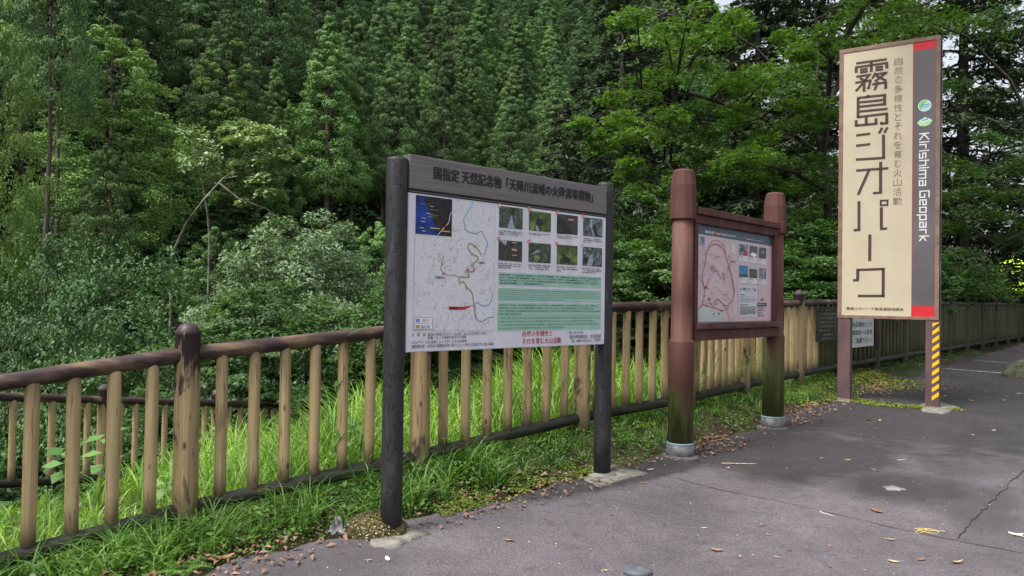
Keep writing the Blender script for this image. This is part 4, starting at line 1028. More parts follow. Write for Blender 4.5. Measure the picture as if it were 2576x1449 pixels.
m_fir = leafmat('fir_needles', (.020, .038, .018), (.05, .082, .032), .1, .55, .3, scale=.35, rnd_obj=.1)
m_twig = noisy('grey_twigs', (.025, .02, .018), (.07, .06, .052), 6, .9, .2)
m_barkp = noisy('pale_bark', (.07, .065, .055), (.2, .185, .16), 5, .85, .3)
m_barkd = noisy('dark_bark', (.014, .012, .010), (.04, .034, .028), 5, .9, .4)

# ---- cedars: crowns of rounded tufts
def cedar(seed, H, R, base, ntuft=330, per=64, ragged=.15, rnd_=.6):
    r = np.random.default_rng(seed)
    t = r.beta(1.0, 1.35, ntuft) ** 1.0
    z = H * (base + (1 - base) * t)
    prof = R * np.power(1 - t, rnd_) * np.minimum(1, .6 + t * 3.0)
    prof *= 1 + ragged * np.sin(t * 23 + seed) + r.normal(0, .08, ntuft)
    ang = r.uniform(0, 6.283, ntuft)
    rf = r.uniform(.62, 1.0, ntuft)
    # scalloped outline: a few stronger boughs
    prof *= 1 + .2 * np.sin(ang * 3 + t * 11 + seed)
    c = np.stack([prof * rf * np.cos(ang), prof * rf * np.sin(ang), z - prof * rf * .12], 1)
    # leader
    tip = np.stack([r.normal(0, .06, 7), r.normal(0, .06, 7), H - np.linspace(0, 1.6, 7)], 1)
    c = np.concatenate([c, tip]); rad = np.concatenate([r.uniform(.42, .78, ntuft) * (R / 3.0) ** .3 * (1 - .55 * t), np.linspace(.15, .5, 7)])
    n = len(c)
    dirs = r.normal(size=(n, per, 3)); dirs[..., 2] = dirs[..., 2] * .9 + .2
    out = c.copy(); out[:, 2] = 0; out = unit(out)
    dirs += out[:, None] * .5; dirs = unit(dirs)
    pos = (c[:, None] + dirs * rad[:, None, None] * r.uniform(.7, 1.0, (n, per, 1)) * np.array([1, 1, .85])).reshape(-1, 3)
    dn = dirs.reshape(-1, 3)
    v, f = leaf_quads(pos, unit(dn + r.normal(0, .45, dn.shape)), r.uniform(.10, .20, n * per), r, .42, unit(dn * .6 + np.array([0, 0, .6]) + r.normal(0, .5, dn.shape)))
    return v, f
def cedar_trunk(seed, H, base):
    r = np.random.default_rng(seed + 50)
    pts = [(r.normal(0, .04), r.normal(0, .04), z) for z in np.linspace(-1.5, H * .96, 9)]
    ps = [tube(pts, np.linspace(.27, .04, 9), 8)]
    for i in range(26):                                         # dead stubs and boughs
        z = H * r.uniform(.12, .9); a = r.uniform(0, 6.28); L = r.uniform(.5, 2.0) * (1.2 - z / H) * (1 if z > H * base else .7)
        q = np.array([math.cos(a), math.sin(a), r.uniform(-.25, .25)])
        p0 = np.array([0, 0, z]); ps.append(tube([p0, p0 + q * L * .5, p0 + q * L + np.array([0, 0, -.1])], [.035, .022, .008], 4))
    return join(ps)
CED = []
for i, (H, R, bs, n, m_) in enumerate([(20, 3.9, .24, 400, m_cedar_y), (20, 2.9, .28, 300, m_cedar), (20, 2.6, .30, 270, m_cedar_y), (20, 3.5, .30, 350, m_cedar), (20, 3.0, .62, 150, m_cedar), (20, 3.3, .28, 330, m_cedar_y), (20, 2.5, .26, 260, m_cedar), (20, 3.7, .36, 340, m_cedar_d), (20, 3.3, .34, 310, m_cedar_d), (20, 4.0, .40, 360, m_cedar_d)]):
    v, f = cedar(i + 3, H, R, bs, n, 150, .15, (.42, .72, .8, .52, .5, .68, .8, .6, .7, .55)[i])
    rq = np.random.default_rng(i); nq = 900 if i > 6 else 120 if i == 4 else 380; t_ = rq.uniform(-.75 if i > 6 else 0, .8, nq); aq = rq.uniform(0, 6.28, nq); pr = R * np.minimum(1 - t_, .9) ** .65 * rq.uniform(.1, .45, nq)
    cq = np.stack([pr * np.cos(aq), pr * np.sin(aq), H * (bs + (1 - bs) * t_)], 1)
    dv, df = leaf_quads(cq, unit(cq * np.array([1, 1, 0]) + rq.normal(0, .5, cq.shape)), rq.uniform(.2, .5, nq), rq, .5)
    CED.append((mesh('crown', v, f, m_), mesh('trunk', *cedar_trunk(i, H, bs), m_bark, True), mesh('dead_twigs', dv, df, m_dead)))  # dead_twigs: dark quads added so the crown gaps look shaded
NT = 0
def place_tree(kind, protos, k_, x, y, z, H, H0, label, cat, group, rz=None, wf=1.0, lean=0.0):
    global NT
    NT += 1
    o = thing(kind, label, cat, (x, y, z), rz if rz is not None else random.uniform(0, 6.28), group)
    s = H / H0; o.scale = (s * wf, s * wf, s)
    if lean: o.rotation_euler[1] = lean
    ob('trunk', protos[k_][1], o); ob('crown', protos[k_][0], o)
    if len(protos[k_]) > 2: put(ob('dead_twigs', protos[k_][2], o), kind='stuff')  # added dark core that stands in for shade inside the crown
    return o

def tip_place(px, py, H, dmin=20, dmax=190):
    d = ray(px, py)
    for Y in np.arange(dmin, dmax, .5):
        x = d.x / d.y * Y; zt = EYE + d.z / d.y * Y
        if float(fence_coord(x, Y)[0]) > 41 and hz(x, Y) + H >= zt: return x, Y, hz(x, Y)
    return x, Y, zt - H
HERO = [  # px, py of the tip, height, prototype, width factor, words
    (290, 82, 19, 0, 1.30, 'big round-topped cedar with bright yellow-green tufts, broadest crown on the left of the slope'),
    (570, 96, 18, 0, 1.12, 'round-topped cedar behind the pale leaning tree, second broad crown from the left'),
    (698, 146, 15, 1, .95, 'slender pointed cedar just right of the two broad cedars'),
    (890, 190, 17, 2, 1.0, 'cedar with feathery pale tip standing left of the black board'),
    (968, 200, 16, 6, 1.0, 'narrow cedar directly above the left end of the grey title strip'),
    (1029, 156, 19, 1, .95, 'pointed cedar behind the front row above the grey title strip'),
    (1088, 160, 19, 3, .8, 'cedar with a slim spire right behind the yellowish-tipped one'),
    (1085, 196, 17, 5, .9, 'yellowish-tipped cedar in the front row above the grey title strip'),
    (1184, 183, 17, 1, 1.0, 'blue-green cedar with a pointed top above the middle of the grey title strip'),
    (1270, 145, 18, 3, .95, 'full rounded cedar nearest the dark fir'),
    (1157, 64, 19, 0, .65, 'small rounded cedar top between two spires near the upper edge'),
    (1125, 95, 19, 6, 1.0, 'cedar with a pale bluish top in the middle rows'),
    (1206, 60, 20, 5, .95, 'broad cedar with brownish-green tufts near the upper edge'),
    (1215, 8, 20, 1, 1.0, 'greyish cedar reaching the upper edge right of centre'),
    (1280, 97, 19, 2, 1.15, 'bright cedar behind the full rounded one beside the dark fir'),
    (1029, 55, 20, 1, 1.1, 'cedar with dense green top in the middle rows above the black board'),
    (1000, -10, 21, 3, 1.0, 'tall wide cedar cut by the upper edge above the black board'),
    (728, 255, 14, 2, .9, 'short bright cedar tucked under the slender pointed one'),
    (840, 95, 20, 0, .95, 'massive dark-hearted cedar in the second row left of the black board'),
    (1330, 60, 20, 5, 1.1, 'pale tufted cedar partly hidden by the dark fir'),
    (1335, 200, 15, 6, 1.2, 'low cedar showing between the fir boughs'),
]
GC = 'cedars on the opposite slope'
for (px, py, H, k_, wf, lb) in HERO:
    x, y, z = tip_place(px, py, H)
    place_tree('cedar_tree', CED, k_, x, y, z, H, 20, lb, 'cedar tree', GC, None, wf * 1.12)
# near left: edge cedar and the two bare-stemmed cedars
for px, Y, H, k_, wf, lb in ((-40, 33, 24, 0, .58, 'near cedar with olive-green boughs cut by the left edge'), (112, 40, 26, 4, .62, 'tall cedar with a long bare trunk, nearest the left edge cedar'),
                             (140, 47, 24, 4, .6, 'thin bare-stemmed cedar close behind the long bare trunk'), (262, 40, 15, 4, .8, 'cedar with a bare lower stem below the broadest crown'), (540, 38, 13.5, 4, 1.1, 'short cedar with a bare stem and small tufted top above the bushes'),
                             (948, 42, 15, 4, .9, 'bare-stemmed cedar just left of the black post')):
    d = ray(px, 700); x = d.x / d.y * Y
    place_tree('cedar_tree', CED, k_, x, Y, hz(x, Y), H, 20, lb, 'cedar tree', GC, None, wf)
# the rows behind
An, At = np.array([-.65, .76]), np.array([.76, .65])
cnt = 0
for d_ in np.arange(60, 135, 9.0):
    for s_ in np.arange(-95, 160, 7.8):
        P_ = np.array([A0.x, A0.y]) + An * (d_ + rng.uniform(-1.5, 1.5)) + At * (s_ + rng.uniform(-1.3, 1.3))
        x, y = P_
        if y < 25: continue
        rr_ = x / y
        if rr_ < -.80 or rr_ > .40: continue
        z = hz(x, y); H = rng.uniform(20, 26)
        el_top = (z + H - EYE) / y; el_low = (z + H * .3 - EYE) / y
        if el_low > .40: continue
        if rr_ > -.3 and el_top < .19 + 0 * rr_: continue
        k_ = int(rng.choice([7, 7, 8, 8, 9, 1, 6]))
        place_tree('cedar_tree', CED, k_, x, y, z, H, 20, 'tall cedar crowded in the rows higher up the slope', 'cedar tree', 'cedars crowded higher up the slope', None, rng.uniform(.95, 1.2)); cnt += 1
print('filler cedars', cnt)

# ---- broadleaf trees and bushes
def broad(seed, H, R, ncl, per, leaf, flatn=.6, zc=.62, shell=.55, asp=.5):
    r = np.random.default_rng(seed)
    d = unit(r.normal(size=(ncl, 3))); d[:, 2] = np.abs(d[:, 2]) * 1.2 - .35; d = unit(d)
    lump = 1 + .2 * np.sin(d[:, 0] * 5 + seed) * np.sin(d[:, 1] * 4 + 2) + .12 * np.sin(d[:, 2] * 9)
    c = d * (shell + (1 - shell) * r.uniform(0, 1, (ncl, 1)) ** .5) * lump[:, None] * np.array([R, R, H * (1 - zc) * 1.0])
    c[:, 2] = np.where(c[:, 2] < 0, c[:, 2] * 1.4, c[:, 2]) + H * zc
    cr = r.uniform(.35, .75, ncl) * R / 2.6
    off = unit(r.normal(size=(ncl, per, 3))) * r.uniform(.3, 1, (ncl, per, 1)) ** .6
    off[..., 2] = off[..., 2] * .38 - .15 * (off[..., 0] ** 2 + off[..., 1] ** 2)
    pos = (c[:, None] + off * cr[:, None, None]).reshape(-1, 3)
    out = np.repeat(d, per, 0)
    nrm = unit(np.array([0, 0, 1.0]) * .9 + out * .5 + r.normal(0, flatn, pos.shape))
    return leaf_quads(pos, nrm, r.uniform(.7, 1.3, len(pos)) * leaf, r, asp), c
def broad_trunk(seed, H, R, c, rad=.12, nb=12):
    r = np.random.default_rng(seed + 9)
    top = np.array([r.normal(0, .2), r.normal(0, .2), H * .6]); ps = [tube([(0, 0, -1), (r.normal(0, .1), r.normal(0, .1), H * .25), top], [rad, rad * .8, rad * .5], 7)]
    for i in r.choice(len(c), nb, replace=False):
        b0 = top * r.uniform(.5, 1.0); e = c[i]; mid = (b0 + e) / 2 + np.array([0, 0, -.1 * H * .2])
        ps.append(tube([b0, mid, e], [rad * .4, rad * .25, rad * .08], 5))
    return join(ps)
(v, f), c = broad(33, 8, 2.1, 280, 210, .10, .55, .64, .6, .42); ROUND = [(mesh('crown', v, f, m_pale), mesh('trunk', *broad_trunk(33, 8, 2.1, c, .12, 60), m_twig, True))]
BRD = []
for i, (ncl, per, leaf, m_, asp) in enumerate([(115, 110, .19, m_brd, .5), (130, 120, .15, m_brd, .55), (100, 100, .24, m_brd, .45), (130, 130, .13, m_brd, .5)]):
    (v, f), c = broad(20 + i, 8, 2.9, ncl, per, leaf, .5, (.6, .55, .65, .5)[i], .68, asp)
    BRD.append((mesh('crown', v, f, m_), mesh('trunk', *broad_trunk(20 + i, 8, 2.9, c), m_barkd, True)))
(v, f), c = broad(31, 8, 3.0, 240, 200, .10, .6, .5, .5, .4); PALE = [(mesh('crown', v, f, m_pale), mesh('trunk', *broad_trunk(31, 8, 3, c, .12, 60), m_twig, True))]
(v, f), c = broad(36, 8, 3.0, 150, 130, .12, .5, .55, .5, .6); PALE.append((mesh('crown', v, f, m_pale), mesh('trunk', *broad_trunk(36, 8, 3, c), m_twig, True)))
m_mid = leafmat('fresh_broadleaf_foliage', (.045, .10, .032), (.08, .15, .05), .25, .55, .3, scale=.5, rnd_obj=.15)
PALE.append((PALE[1][0].copy(), PALE[1][1])); PALE[2][0].materials[0] = m_mid
GB_ = 'broadleaf trees filling the valley below the cedars'
def tree_at(kind, protos, k_, px, py, Y, label, cat, group=None, wf=1.0, up=0):
    p = at(px, py, Y); z = hz(p.x, Y); H = p.z - z
    return place_tree(kind, protos, k_, p.x, Y, z, max(1.2, H) , 8, label, cat, group, None, wf)
tree_at('pale_tree', ROUND, 0, 765, 552, 23, 'large round grey-green tree above the fence left of the black board', 'tree', None, .82)
tree_at('pale_tree', ROUND, 0, 625, 730, 21, 'lower grey-green bush left of the large round tree', 'tree', None, .62)
tree_at('pale_tree', PALE, 2, 110, 612, 21, 'pale broad-leaved bush near the left edge above the rail', 'tree', None, .38)
tree_at('pale_tree', PALE, 2, 300, 670, 17, 'light green spreading bush behind the lower fence at the left', 'tree', None, .42)
tree_at('pale_tree', PALE, 2, 195, 640, 22, 'large-leaved pale bush below the bare-stemmed cedars', 'tree', None, .33)
cnt = 0
for d_, h0, h1 in ((14, 6.0, 8), (18, 7.5, 9.5), (23, 8, 10.5), (28, 8.5, 11), (33, 9, 11), (38, 8, 10), (43, 7, 9.5), (48, 6, 8.5), (53, 5, 7.5), (58, 4, 6)):
    for s_ in np.arange(-45, 75, 4.3):
        P_ = np.array([A0.x, A0.y]) + An * (d_ + rng.uniform(-1.6, 1.6)) + At * (s_ + rng.uniform(-1.4, 1.4)); x, y = P_
        if y < 8: continue
        rr_ = x / y
        if rr_ < -.80 or rr_ > .24: continue
        z = hz(x, y); H = rng.uniform(h0, h1)
        lim = .005 + (d_ - 14) * .0055 - max(0, -.1 - rr_) * .03 + rng.uniform(-.02, .02)     # keep the tops where the photograph has them
        H = min(H, lim * y + EYE - z)
        if H < 2.5: continue
        if y < 24 and -.36 < rr_ < -.19: continue
        k_ = int(rng.integers(0, 4))
        place_tree('broadleaf_tree', BRD, k_, x, y, z, H, 8, 'dark green broadleaf tree among the mass filling the valley below the cedars', 'tree', GB_, None, rng.uniform(.95, 1.25) * 8.5 / max(H, 5)); cnt += 1
print('broadleaf', cnt)

LAND = [(-200, 'cut by the left edge'), (60, 'above the bare-stemmed cedars at the left'), (200, 'above the broadest round-topped cedar'), (330, 'right of the broadest round-topped cedar'), (430, 'between the two round-topped cedars'), (530, 'behind the second round-topped cedar'),
        (640, 'over the slender pointed cedar'), (740, 'above the round grey-green tree'), (840, 'left of the black board above the fence'), (950, 'straight above the black left post'), (1050, 'above the left part of the title strip'), (1150, 'above the middle of the title strip'), (1250, 'left of the dark fir'), (1350, 'behind the dark fir'), (1500, 'behind the fir and maple'), (1620, 'far behind the middle of the maple'), (1760, 'far behind the right of the maple'), (1900, 'far behind the red-brown board')]
ORD = ['front', 'second', 'third', 'fourth', 'fifth', 'sixth', 'seventh', 'eighth', 'ninth', 'tenth', 'eleventh', 'twelfth', 'thirteenth', 'fourteenth', 'fifteenth', 'sixteenth', 'seventeenth', 'eighteenth', 'nineteenth', 'twentieth'] + ['twenty-first', 'twenty-second', 'twenty-third', 'twenty-fourth'] + ['rearmost'] * 400
def px_of(o):
    v_ = RM.transposed() @ (o.location + Vector((0, 0, 6)) - Vector((0, 0, EYE))); return 1288 + FPX * v_.x / -v_.z
def relabel(objs, fmt):
    bins = {}
    for o in objs:
        p = px_of(o); i = max(i for i, (q, _) in enumerate(LAND) if p >= q or i == 0); bins.setdefault(i, []).append(o)
    for i, L_ in bins.items():
        for n_, o in enumerate(sorted(L_, key=lambda o: o.location.y)): o['label'] = fmt % (ORD[n_], LAND[i][1])
# undergrowth hiding the slope and the valley floor
ru = np.random.default_rng(99); nu_ = 120000
Pu = np.array([A0.x, A0.y]) + np.outer(ru.uniform(9, 62, nu_), An) + np.outer(ru.uniform(-50, 95, nu_), At)
Pu = Pu[(Pu[:, 1] > 9) & (Pu[:, 0] / Pu[:, 1] < .35) & (Pu[:, 0] / Pu[:, 1] > -.85)]
zu = height(Pu[:, 0], Pu[:, 1]); hu = 1.1 + .9 * np.sin(Pu[:, 0] * .9) * np.sin(Pu[:, 1] * .8 + 1) + .4 * np.sin(Pu[:, 0] * 2.9 + Pu[:, 1] * 2.1)
cu_ = np.column_stack([Pu, zu + np.maximum(.1, hu) * ru.uniform(.55, 1, len(Pu))])
P2 = np.array([A0.x, A0.y]) + np.outer(ru.uniform(56, 118, 70000), An) + np.outer(ru.uniform(-80, 150, 70000), At)
z2 = height(P2[:, 0], P2[:, 1]); cu2 = np.column_stack([P2, z2 + ru.uniform(.1, 1.6, len(P2))])
su_ = np.concatenate([ru.uniform(.22, .5, len(cu_)), ru.uniform(.5, 1.1, len(cu2))]); cu_ = np.concatenate([cu_, cu2])
uv_, uf_ = leaf_quads(cu_, unit(np.array([.2, -.35, 1.0]) + ru.normal(0, .45, cu_.shape)), su_, ru, .55)
put(ob('undergrowth', mesh('undergrowth', uv_, uf_, leafmat('undergrowth_leaves', (.014, .038, .013), (.034, .08, .022), .15, .6, .2, scale=.4))), 'dark leafy undergrowth covering the valley and the foot of the slope', 'undergrowth', kind='stuff')
relabel([o for o in bpy.data.objects if o.get('group') == 'cedars crowded higher up the slope'], 'tall cedar, %s uphill of those %s')
relabel([o for o in bpy.data.objects if o.get('group') == GB_], 'dark valley tree, %s back of those %s')

# ---- the leaning pale tree with layered leaves
def layered(centres, rad, per, leaf, r, tilt=.15, thick=.1, asp=.55, star=False, droop=.0):
    n = len(centres)
    a = r.uniform(0, 6.283, (n, per)); rr_ = np.sqrt(r.uniform(0, 1, (n, per)))
    nz = unit(np.stack([r.normal(0, tilt, n), r.normal(0, tilt, n), np.ones(n)], 1))
    ex = unit(np.cross(nz, np.array([0, 1, 0.001]))); ey = np.cross(nz, ex)
    lob = 1 + .25 * np.sin(a * 3 + r.uniform(0, 6, (n, 1))) + .15 * np.sin(a * 7 + r.uniform(0, 6, (n, 1)))
    x = np.cos(a) * rr_ * lob; y = np.sin(a) * rr_ * lob
    pos = centres[:, None] + (ex[:, None] * x[..., None] + ey[:, None] * y[..., None]) * rad[:, None, None] + nz[:, None] * r.normal(0, thick, (n, per, 1))
    pos[..., 2] -= droop * (x ** 2 + y ** 2) * rad[:, None]
    pos = pos.reshape(-1, 3); nrm = unit(np.repeat(nz, per, 0) + r.normal(0, .38, pos.shape))
    sz = r.uniform(.7, 1.25, len(pos)) * leaf
    if not star: return leaf_quads(pos, nrm, sz, r, asp)
    t = unit(r.normal(size=pos.shape)); t = unit(t - nrm * (t * nrm).sum(1, keepdims=True)); bt = np.cross(nrm, t)
    out = []
    for ang_, L in ((0, 1.0), (.95, .8), (-.95, .8)):
        dv = t * math.cos(ang_) + bt * math.sin(ang_); sd = -t * math.sin(ang_) + bt * math.cos(ang_)
        s = (sz * L)[:, None]
        out.append(np.stack([pos, pos + dv * s * .45 + sd * s * .17, pos + dv * s - nrm * s * .12, pos + dv * s * .45 - sd * s * .17], 1))
    v = np.stack(out, 1).reshape(-1, 3)
    return v, np.arange(len(v)).reshape(-1, 4)
r_ = np.random.default_rng(77)
Yp = 27.0
base = at(432, 640, Yp); bz = hz(base.x, Yp)
lean = thing('leaning_tree', 'slender pale-barked leaning tree with layers of light green leaves in front of the cedars', 'tree', (base.x, Yp, bz))
loc = lambda px, py, dy=0: np.array(at(px, py, Yp + dy)) - np.array([base.x, Yp, bz])
tr_ = [tube([(0, 0, -.5), loc(432, 640), loc(470, 560), loc(510, 505), loc(560, 450), loc(590, 430)], [.05, .046, .042, .037, .03, .022], 7),
       tube([loc(590, 430), loc(640, 415), loc(690, 400), loc(715, 360)], [.05, .035, .025, .015], 5), tube([loc(590, 430), loc(620, 380), loc(610, 330)], [.04, .03, .015], 5),
       tube([loc(550, 460), loc(600, 500), loc(670, 525), loc(700, 545)], [.04, .03, .025, .012], 5), tube([loc(560, 450), loc(620, 440), loc(660, 470)], [.03, .02, .01], 4)]
ob('trunk', mesh('trunk', *join(tr_), m_barkp, True), lean)
cs, rd = [], []
for px, py, rpx in ((580, 315, 30), (612, 303, 32), (650, 312, 40), (600, 340, 42), (690, 320, 36), (650, 345, 45), (700, 355, 40), (735, 385, 34), (690, 385, 44), (650, 380, 30), (720, 410, 30), (620, 425, 30), (655, 435, 28), (670, 470, 26), (700, 480, 24), (575, 330, 22), (745, 395, 22), (600, 405, 22), (610, 500, 18)):
    cs.append(loc(px, py + 8, random.uniform(-.7, .7))); rd.append(rpx / FPX * Yp)
v, f = layered(np.array(cs), np.array(rd) * .95, 270, .17, r_, .14, .06, .55, droop=.3)
ob('crown', mesh('crown', v, f, m_light), lean)
Yp2 = 30; b2_ = at(520, 640, Yp2)
s2 = thing('slender_tree', 'thin-stemmed young tree with drooping light leaves left of the leaning tree', 'tree', (b2_.x, Yp2, hz(b2_.x, Yp2)))
loc2 = lambda px, py, dy=0: np.array(at(px, py, Yp2 + dy)) - np.array([b2_.x, Yp2, hz(b2_.x, Yp2)])
ob('trunk', mesh('trunk', *join([tube([(0, 0, -.5), loc2(527, 600), loc2(522, 540), loc2(512, 480), loc2(505, 440), loc2(495, 360)], [.05, .04, .035, .03, .02, .012], 6), tube([loc2(512, 480), loc2(530, 455), loc2(545, 430)], [.03, .02, .01], 4)]), m_barkp, True), s2)
cs = [loc2(px, py + 5, random.uniform(-.5, .5)) for px, py in ((470, 322), (500, 330), (470, 350), (520, 350), (495, 372), (465, 385), (505, 395), (535, 380), (470, 405), (500, 412), (540, 400), (545, 440))]
v, f = layered(np.array(cs), np.array([.5, .45, .5, .4, .5, .45, .5, .4, .4, .45, .3, .3]) * .9, 130, .15, r_, .3, .12, .55, droop=.3)
ob('crown', mesh('crown', v, f, m_light), s2)

# ---- maple(s): flat sprays of star leaves on spreading limbs
def maple(seed, sprays, limbs, leafm, barkm, per=165, leaf=.085):
    r = np.random.default_rng(seed)
    c = np.array([s_[0] for s_ in sprays]); rd_ = np.array([s_[1] for s_ in sprays])
    v, f = layered(c, rd_, per, leaf, r, .16, .05, star=True, droop=.22)
    ps = [tube(l_, np.array(w_) * .62, 7) for l_, w_ in limbs]
    # twigs to every spray
    nodes = np.concatenate([np.linspace(a_, b_, 8) for l_, w_ in limbs for a_, b_ in zip(l_[:-1], l_[1:])])
    for q, rq in zip(c, rd_):
        j = np.argmin(np.linalg.norm((nodes - q) * np.array([1, 1, 1.6]), axis=1)); a = nodes[j]
        if np.linalg.norm(a - q) > 1.7: a = q + np.array([.5, .3, -.2])
        m_ = (a + q) / 2 + np.array([0, 0, .12]); ps.append(tube([a, m_, q], [.022, .015, .008], 4))
        for t_ in range(4):
            an = r.uniform(0, 6.28); ps.append(tube([q, q + np.array([math.cos(an), math.sin(an), -.06]) * rq * .8], [.008, .004], 3))
    return mesh('crown', v, f, leafm), mesh('trunk', *join(ps), barkm, True)
Ym = 13.2
bm_ = at(2092, 700, Ym); bmz = hz(bm_.x, Ym)
Lm = lambda px, py, dy=0.0: np.array(at(px, py, Ym + dy)) - np.array([bm_.x, Ym, bmz])
r_ = np.random.default_rng(5)
sp = []
rows = [  # px, py, radius px, depth offset: the sprays the photograph shows
    (1600, 30, 90), (1690, 45, 100), (1760, 20, 90), (1850, 25, 80), (1560, 55, 50), (1640, 90, 90), (1720, 110, 100), (1800, 80, 90), (1690, 150, 90), (1780, 160, 100), (1860, 60, 80),
    (1630, 215, 110), (1710, 200, 90), (1550, 235, 70), (1500, 300, 60), (1570, 290, 80), (1650, 275, 100), (1600, 330, 90), (1490, 335, 60), (1530, 350, 60), (1680, 330, 90), (1750, 250, 80), (1830, 215, 80),
    (1880, 190, 100), (1960, 160, 110), (2040, 180, 100), (1930, 230, 110), (2010, 250, 100), (1850, 280, 90), (1970, 300, 110), (2060, 290, 70), (1900, 330, 90), (1790, 330, 80),
    (1700, 385, 80), (1640, 405, 70), (1770, 380, 90), (1840, 400, 100), (1920, 385, 100), (1990, 395, 100), (2050, 380, 70), (1870, 440, 100), (1960, 450, 100), (2040, 440, 80), (1800, 440, 80), (1640, 450, 80), (1600, 420, 60), (1720, 430, 70),
    (2000, 95, 60), (2080, 130, 110), (2150, 95, 120), (2230, 60, 120), (2080, 60, 90), (2190, 120, 90), (2300, 20, 120), (2020, 120, 80), (2150, 20, 100),
    (1600, 480, 70), (1580, 540, 80), (1620, 600, 90), (1580, 660, 90), (1650, 700, 90), (1560, 620, 60), (1600, 740, 90), (2010, 520, 90), (2050, 600, 90), (2020, 680, 90), (2060, 720, 90), (2000, 610, 70), (1700, 480, 70), (1660, 540, 70), (1660, 640, 70), (2080, 500, 70)]
for (px, py, rp) in rows:
    for q in range(2 if r_.uniform() < .85 else 1):
        dy = r_.uniform(-1.8, 1.4); Yq = Ym + dy
        p = np.array(at(px + r_.normal(0, 22), py + 10 + r_.normal(0, 14), Yq)) - np.array([bm_.x, Ym, bmz])
        sp.append((p, rp / FPX * Yq * .58))
limbs = [([(0, 0, -.5), Lm(2095, 640), Lm(2085, 560), Lm(2078, 480, .2), Lm(2072, 400, .3)], [.17, .14, .12, .10, .09]),
         ([Lm(2072, 400, .3), Lm(2000, 340), Lm(1900, 290, -.2), Lm(1800, 255, -.3), Lm(1700, 225, -.4), Lm(1600, 240, -.5), Lm(1500, 300, -.5)], [.08, .06, .05, .04, .03, .02, .01]),
         ([Lm(2072, 400, .3), Lm(2040, 300), Lm(1980, 200, .2), Lm(1900, 120, .2), Lm(1800, 60, .1), Lm(1680, 30, .1)], [.07, .06, .05, .04, .03, .015]),
         ([Lm(2078, 480, .2), Lm(1990, 430, -.4), Lm(1900, 410, -.5), Lm(1780, 400, -.6), Lm(1650, 410, -.7)], [.06, .05, .035, .025, .01]),
         ([Lm(2072, 400, .3), Lm(2090, 250, .5), Lm(2140, 120, .6), Lm(2230, 50, .6), Lm(2320, 10, .5)], [.07, .055, .04, .03, .015]),
         ([Lm(2040, 300), Lm(2060, 150, .5), Lm(2050, 20, .6)], [.05, .04, .02]),
         ([Lm(2085, 560), Lm(2040, 600, -.3), Lm(2010, 640, -.4)], [.04, .03, .01]),
         ([Lm(2085, 560), Lm(1900, 560, .8), Lm(1700, 560, 1.0), Lm(1620, 620, .8)], [.05, .035, .03, .015])]
for _ in range(85):                                       # the crown goes on unseen overhead; sprays added to shade the far pavement
    yq = r_.uniform(7.5, 15.5); xq = r_.uniform(.36, .86) * yq; zq = EYE + .45 * yq + r_.uniform(.2, 2.6)
    sp.append((np.array([xq - bm_.x, yq - Ym, zq - bmz]), r_.uniform(.55, .95)))
limbs += [([Lm(2072, 400, .3), Lm(2090, 150, -.5), np.array([1.0, -2.0, 7.6]), np.array([2.2, -4.2, 8.0])], [.08, .07, .05, .02]), ([Lm(2090, 250, .5), np.array([2.0, .5, 7.6]), np.array([5.0, .8, 8.4])], [.06, .045, .02])]
cr, tr = maple(8, sp, limbs, m_maple, m_barkd)
mp = thing('maple_tree', 'large spreading maple with layered bright green sprays behind the two smaller boards', 'maple tree', (bm_.x, Ym, bmz))
ob('trunk', tr, mp); ob('crown', cr, mp)
# second maple right of the sign
Y2 = 17.0; bn = at(2640, 700, Y2); bnz = hz(bn.x, Y2)
Ln = lambda px, py, dy=0.0: np.array(at(px, py, Y2 + dy)) - np.array([bn.x, Y2, bnz])
sp = []
for (px, py, rp) in ((2420, 400, 80), (2480, 420, 90), (2540, 470, 90), (2400, 470, 60), (2440, 490, 90), (2520, 530, 70), (2590, 400, 90), (2420, 640, 80), (2500, 670, 70), (2380, 700, 70), (2450, 720, 60), (2380, 590, 60),
                     (2400, 200, 60), (2300, 60, 110), (2380, 40, 90), (2460, 60, 90), (2540, 30, 90), (2560, 350, 80), (2500, 340, 50), (2260, 90, 80), (2570, 600, 60)):
    for q in range(2):
        Yq = Y2 + r_.uniform(-1.5, 1.5); p = np.array(at(px + r_.normal(0, 18), py + 8 + r_.normal(0, 12), Yq)) - np.array([bn.x, Y2, bnz]); sp.append((p, rp / FPX * Yq * .72))
limbs = [([(0, 0, -.5), Ln(2640, 500), Ln(2630, 380)], [.2, .15, .12]), ([Ln(2630, 380), Ln(2560, 380), Ln(2480, 400), Ln(2400, 440)], [.07, .05, .035, .01]), ([Ln(2630, 380), Ln(2540, 200), Ln(2430, 90), Ln(2320, 50)], [.08, .06, .04, .015]),
         ([Ln(2640, 500), Ln(2560, 480), Ln(2480, 500)], [.05, .035, .01]), ([Ln(2640, 560), Ln(2540, 600), Ln(2430, 660)], [.05, .03, .01])]
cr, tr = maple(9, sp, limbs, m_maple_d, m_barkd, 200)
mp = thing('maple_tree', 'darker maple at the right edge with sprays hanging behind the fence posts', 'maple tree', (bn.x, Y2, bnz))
ob('trunk', tr, mp); ob('crown', cr, mp)

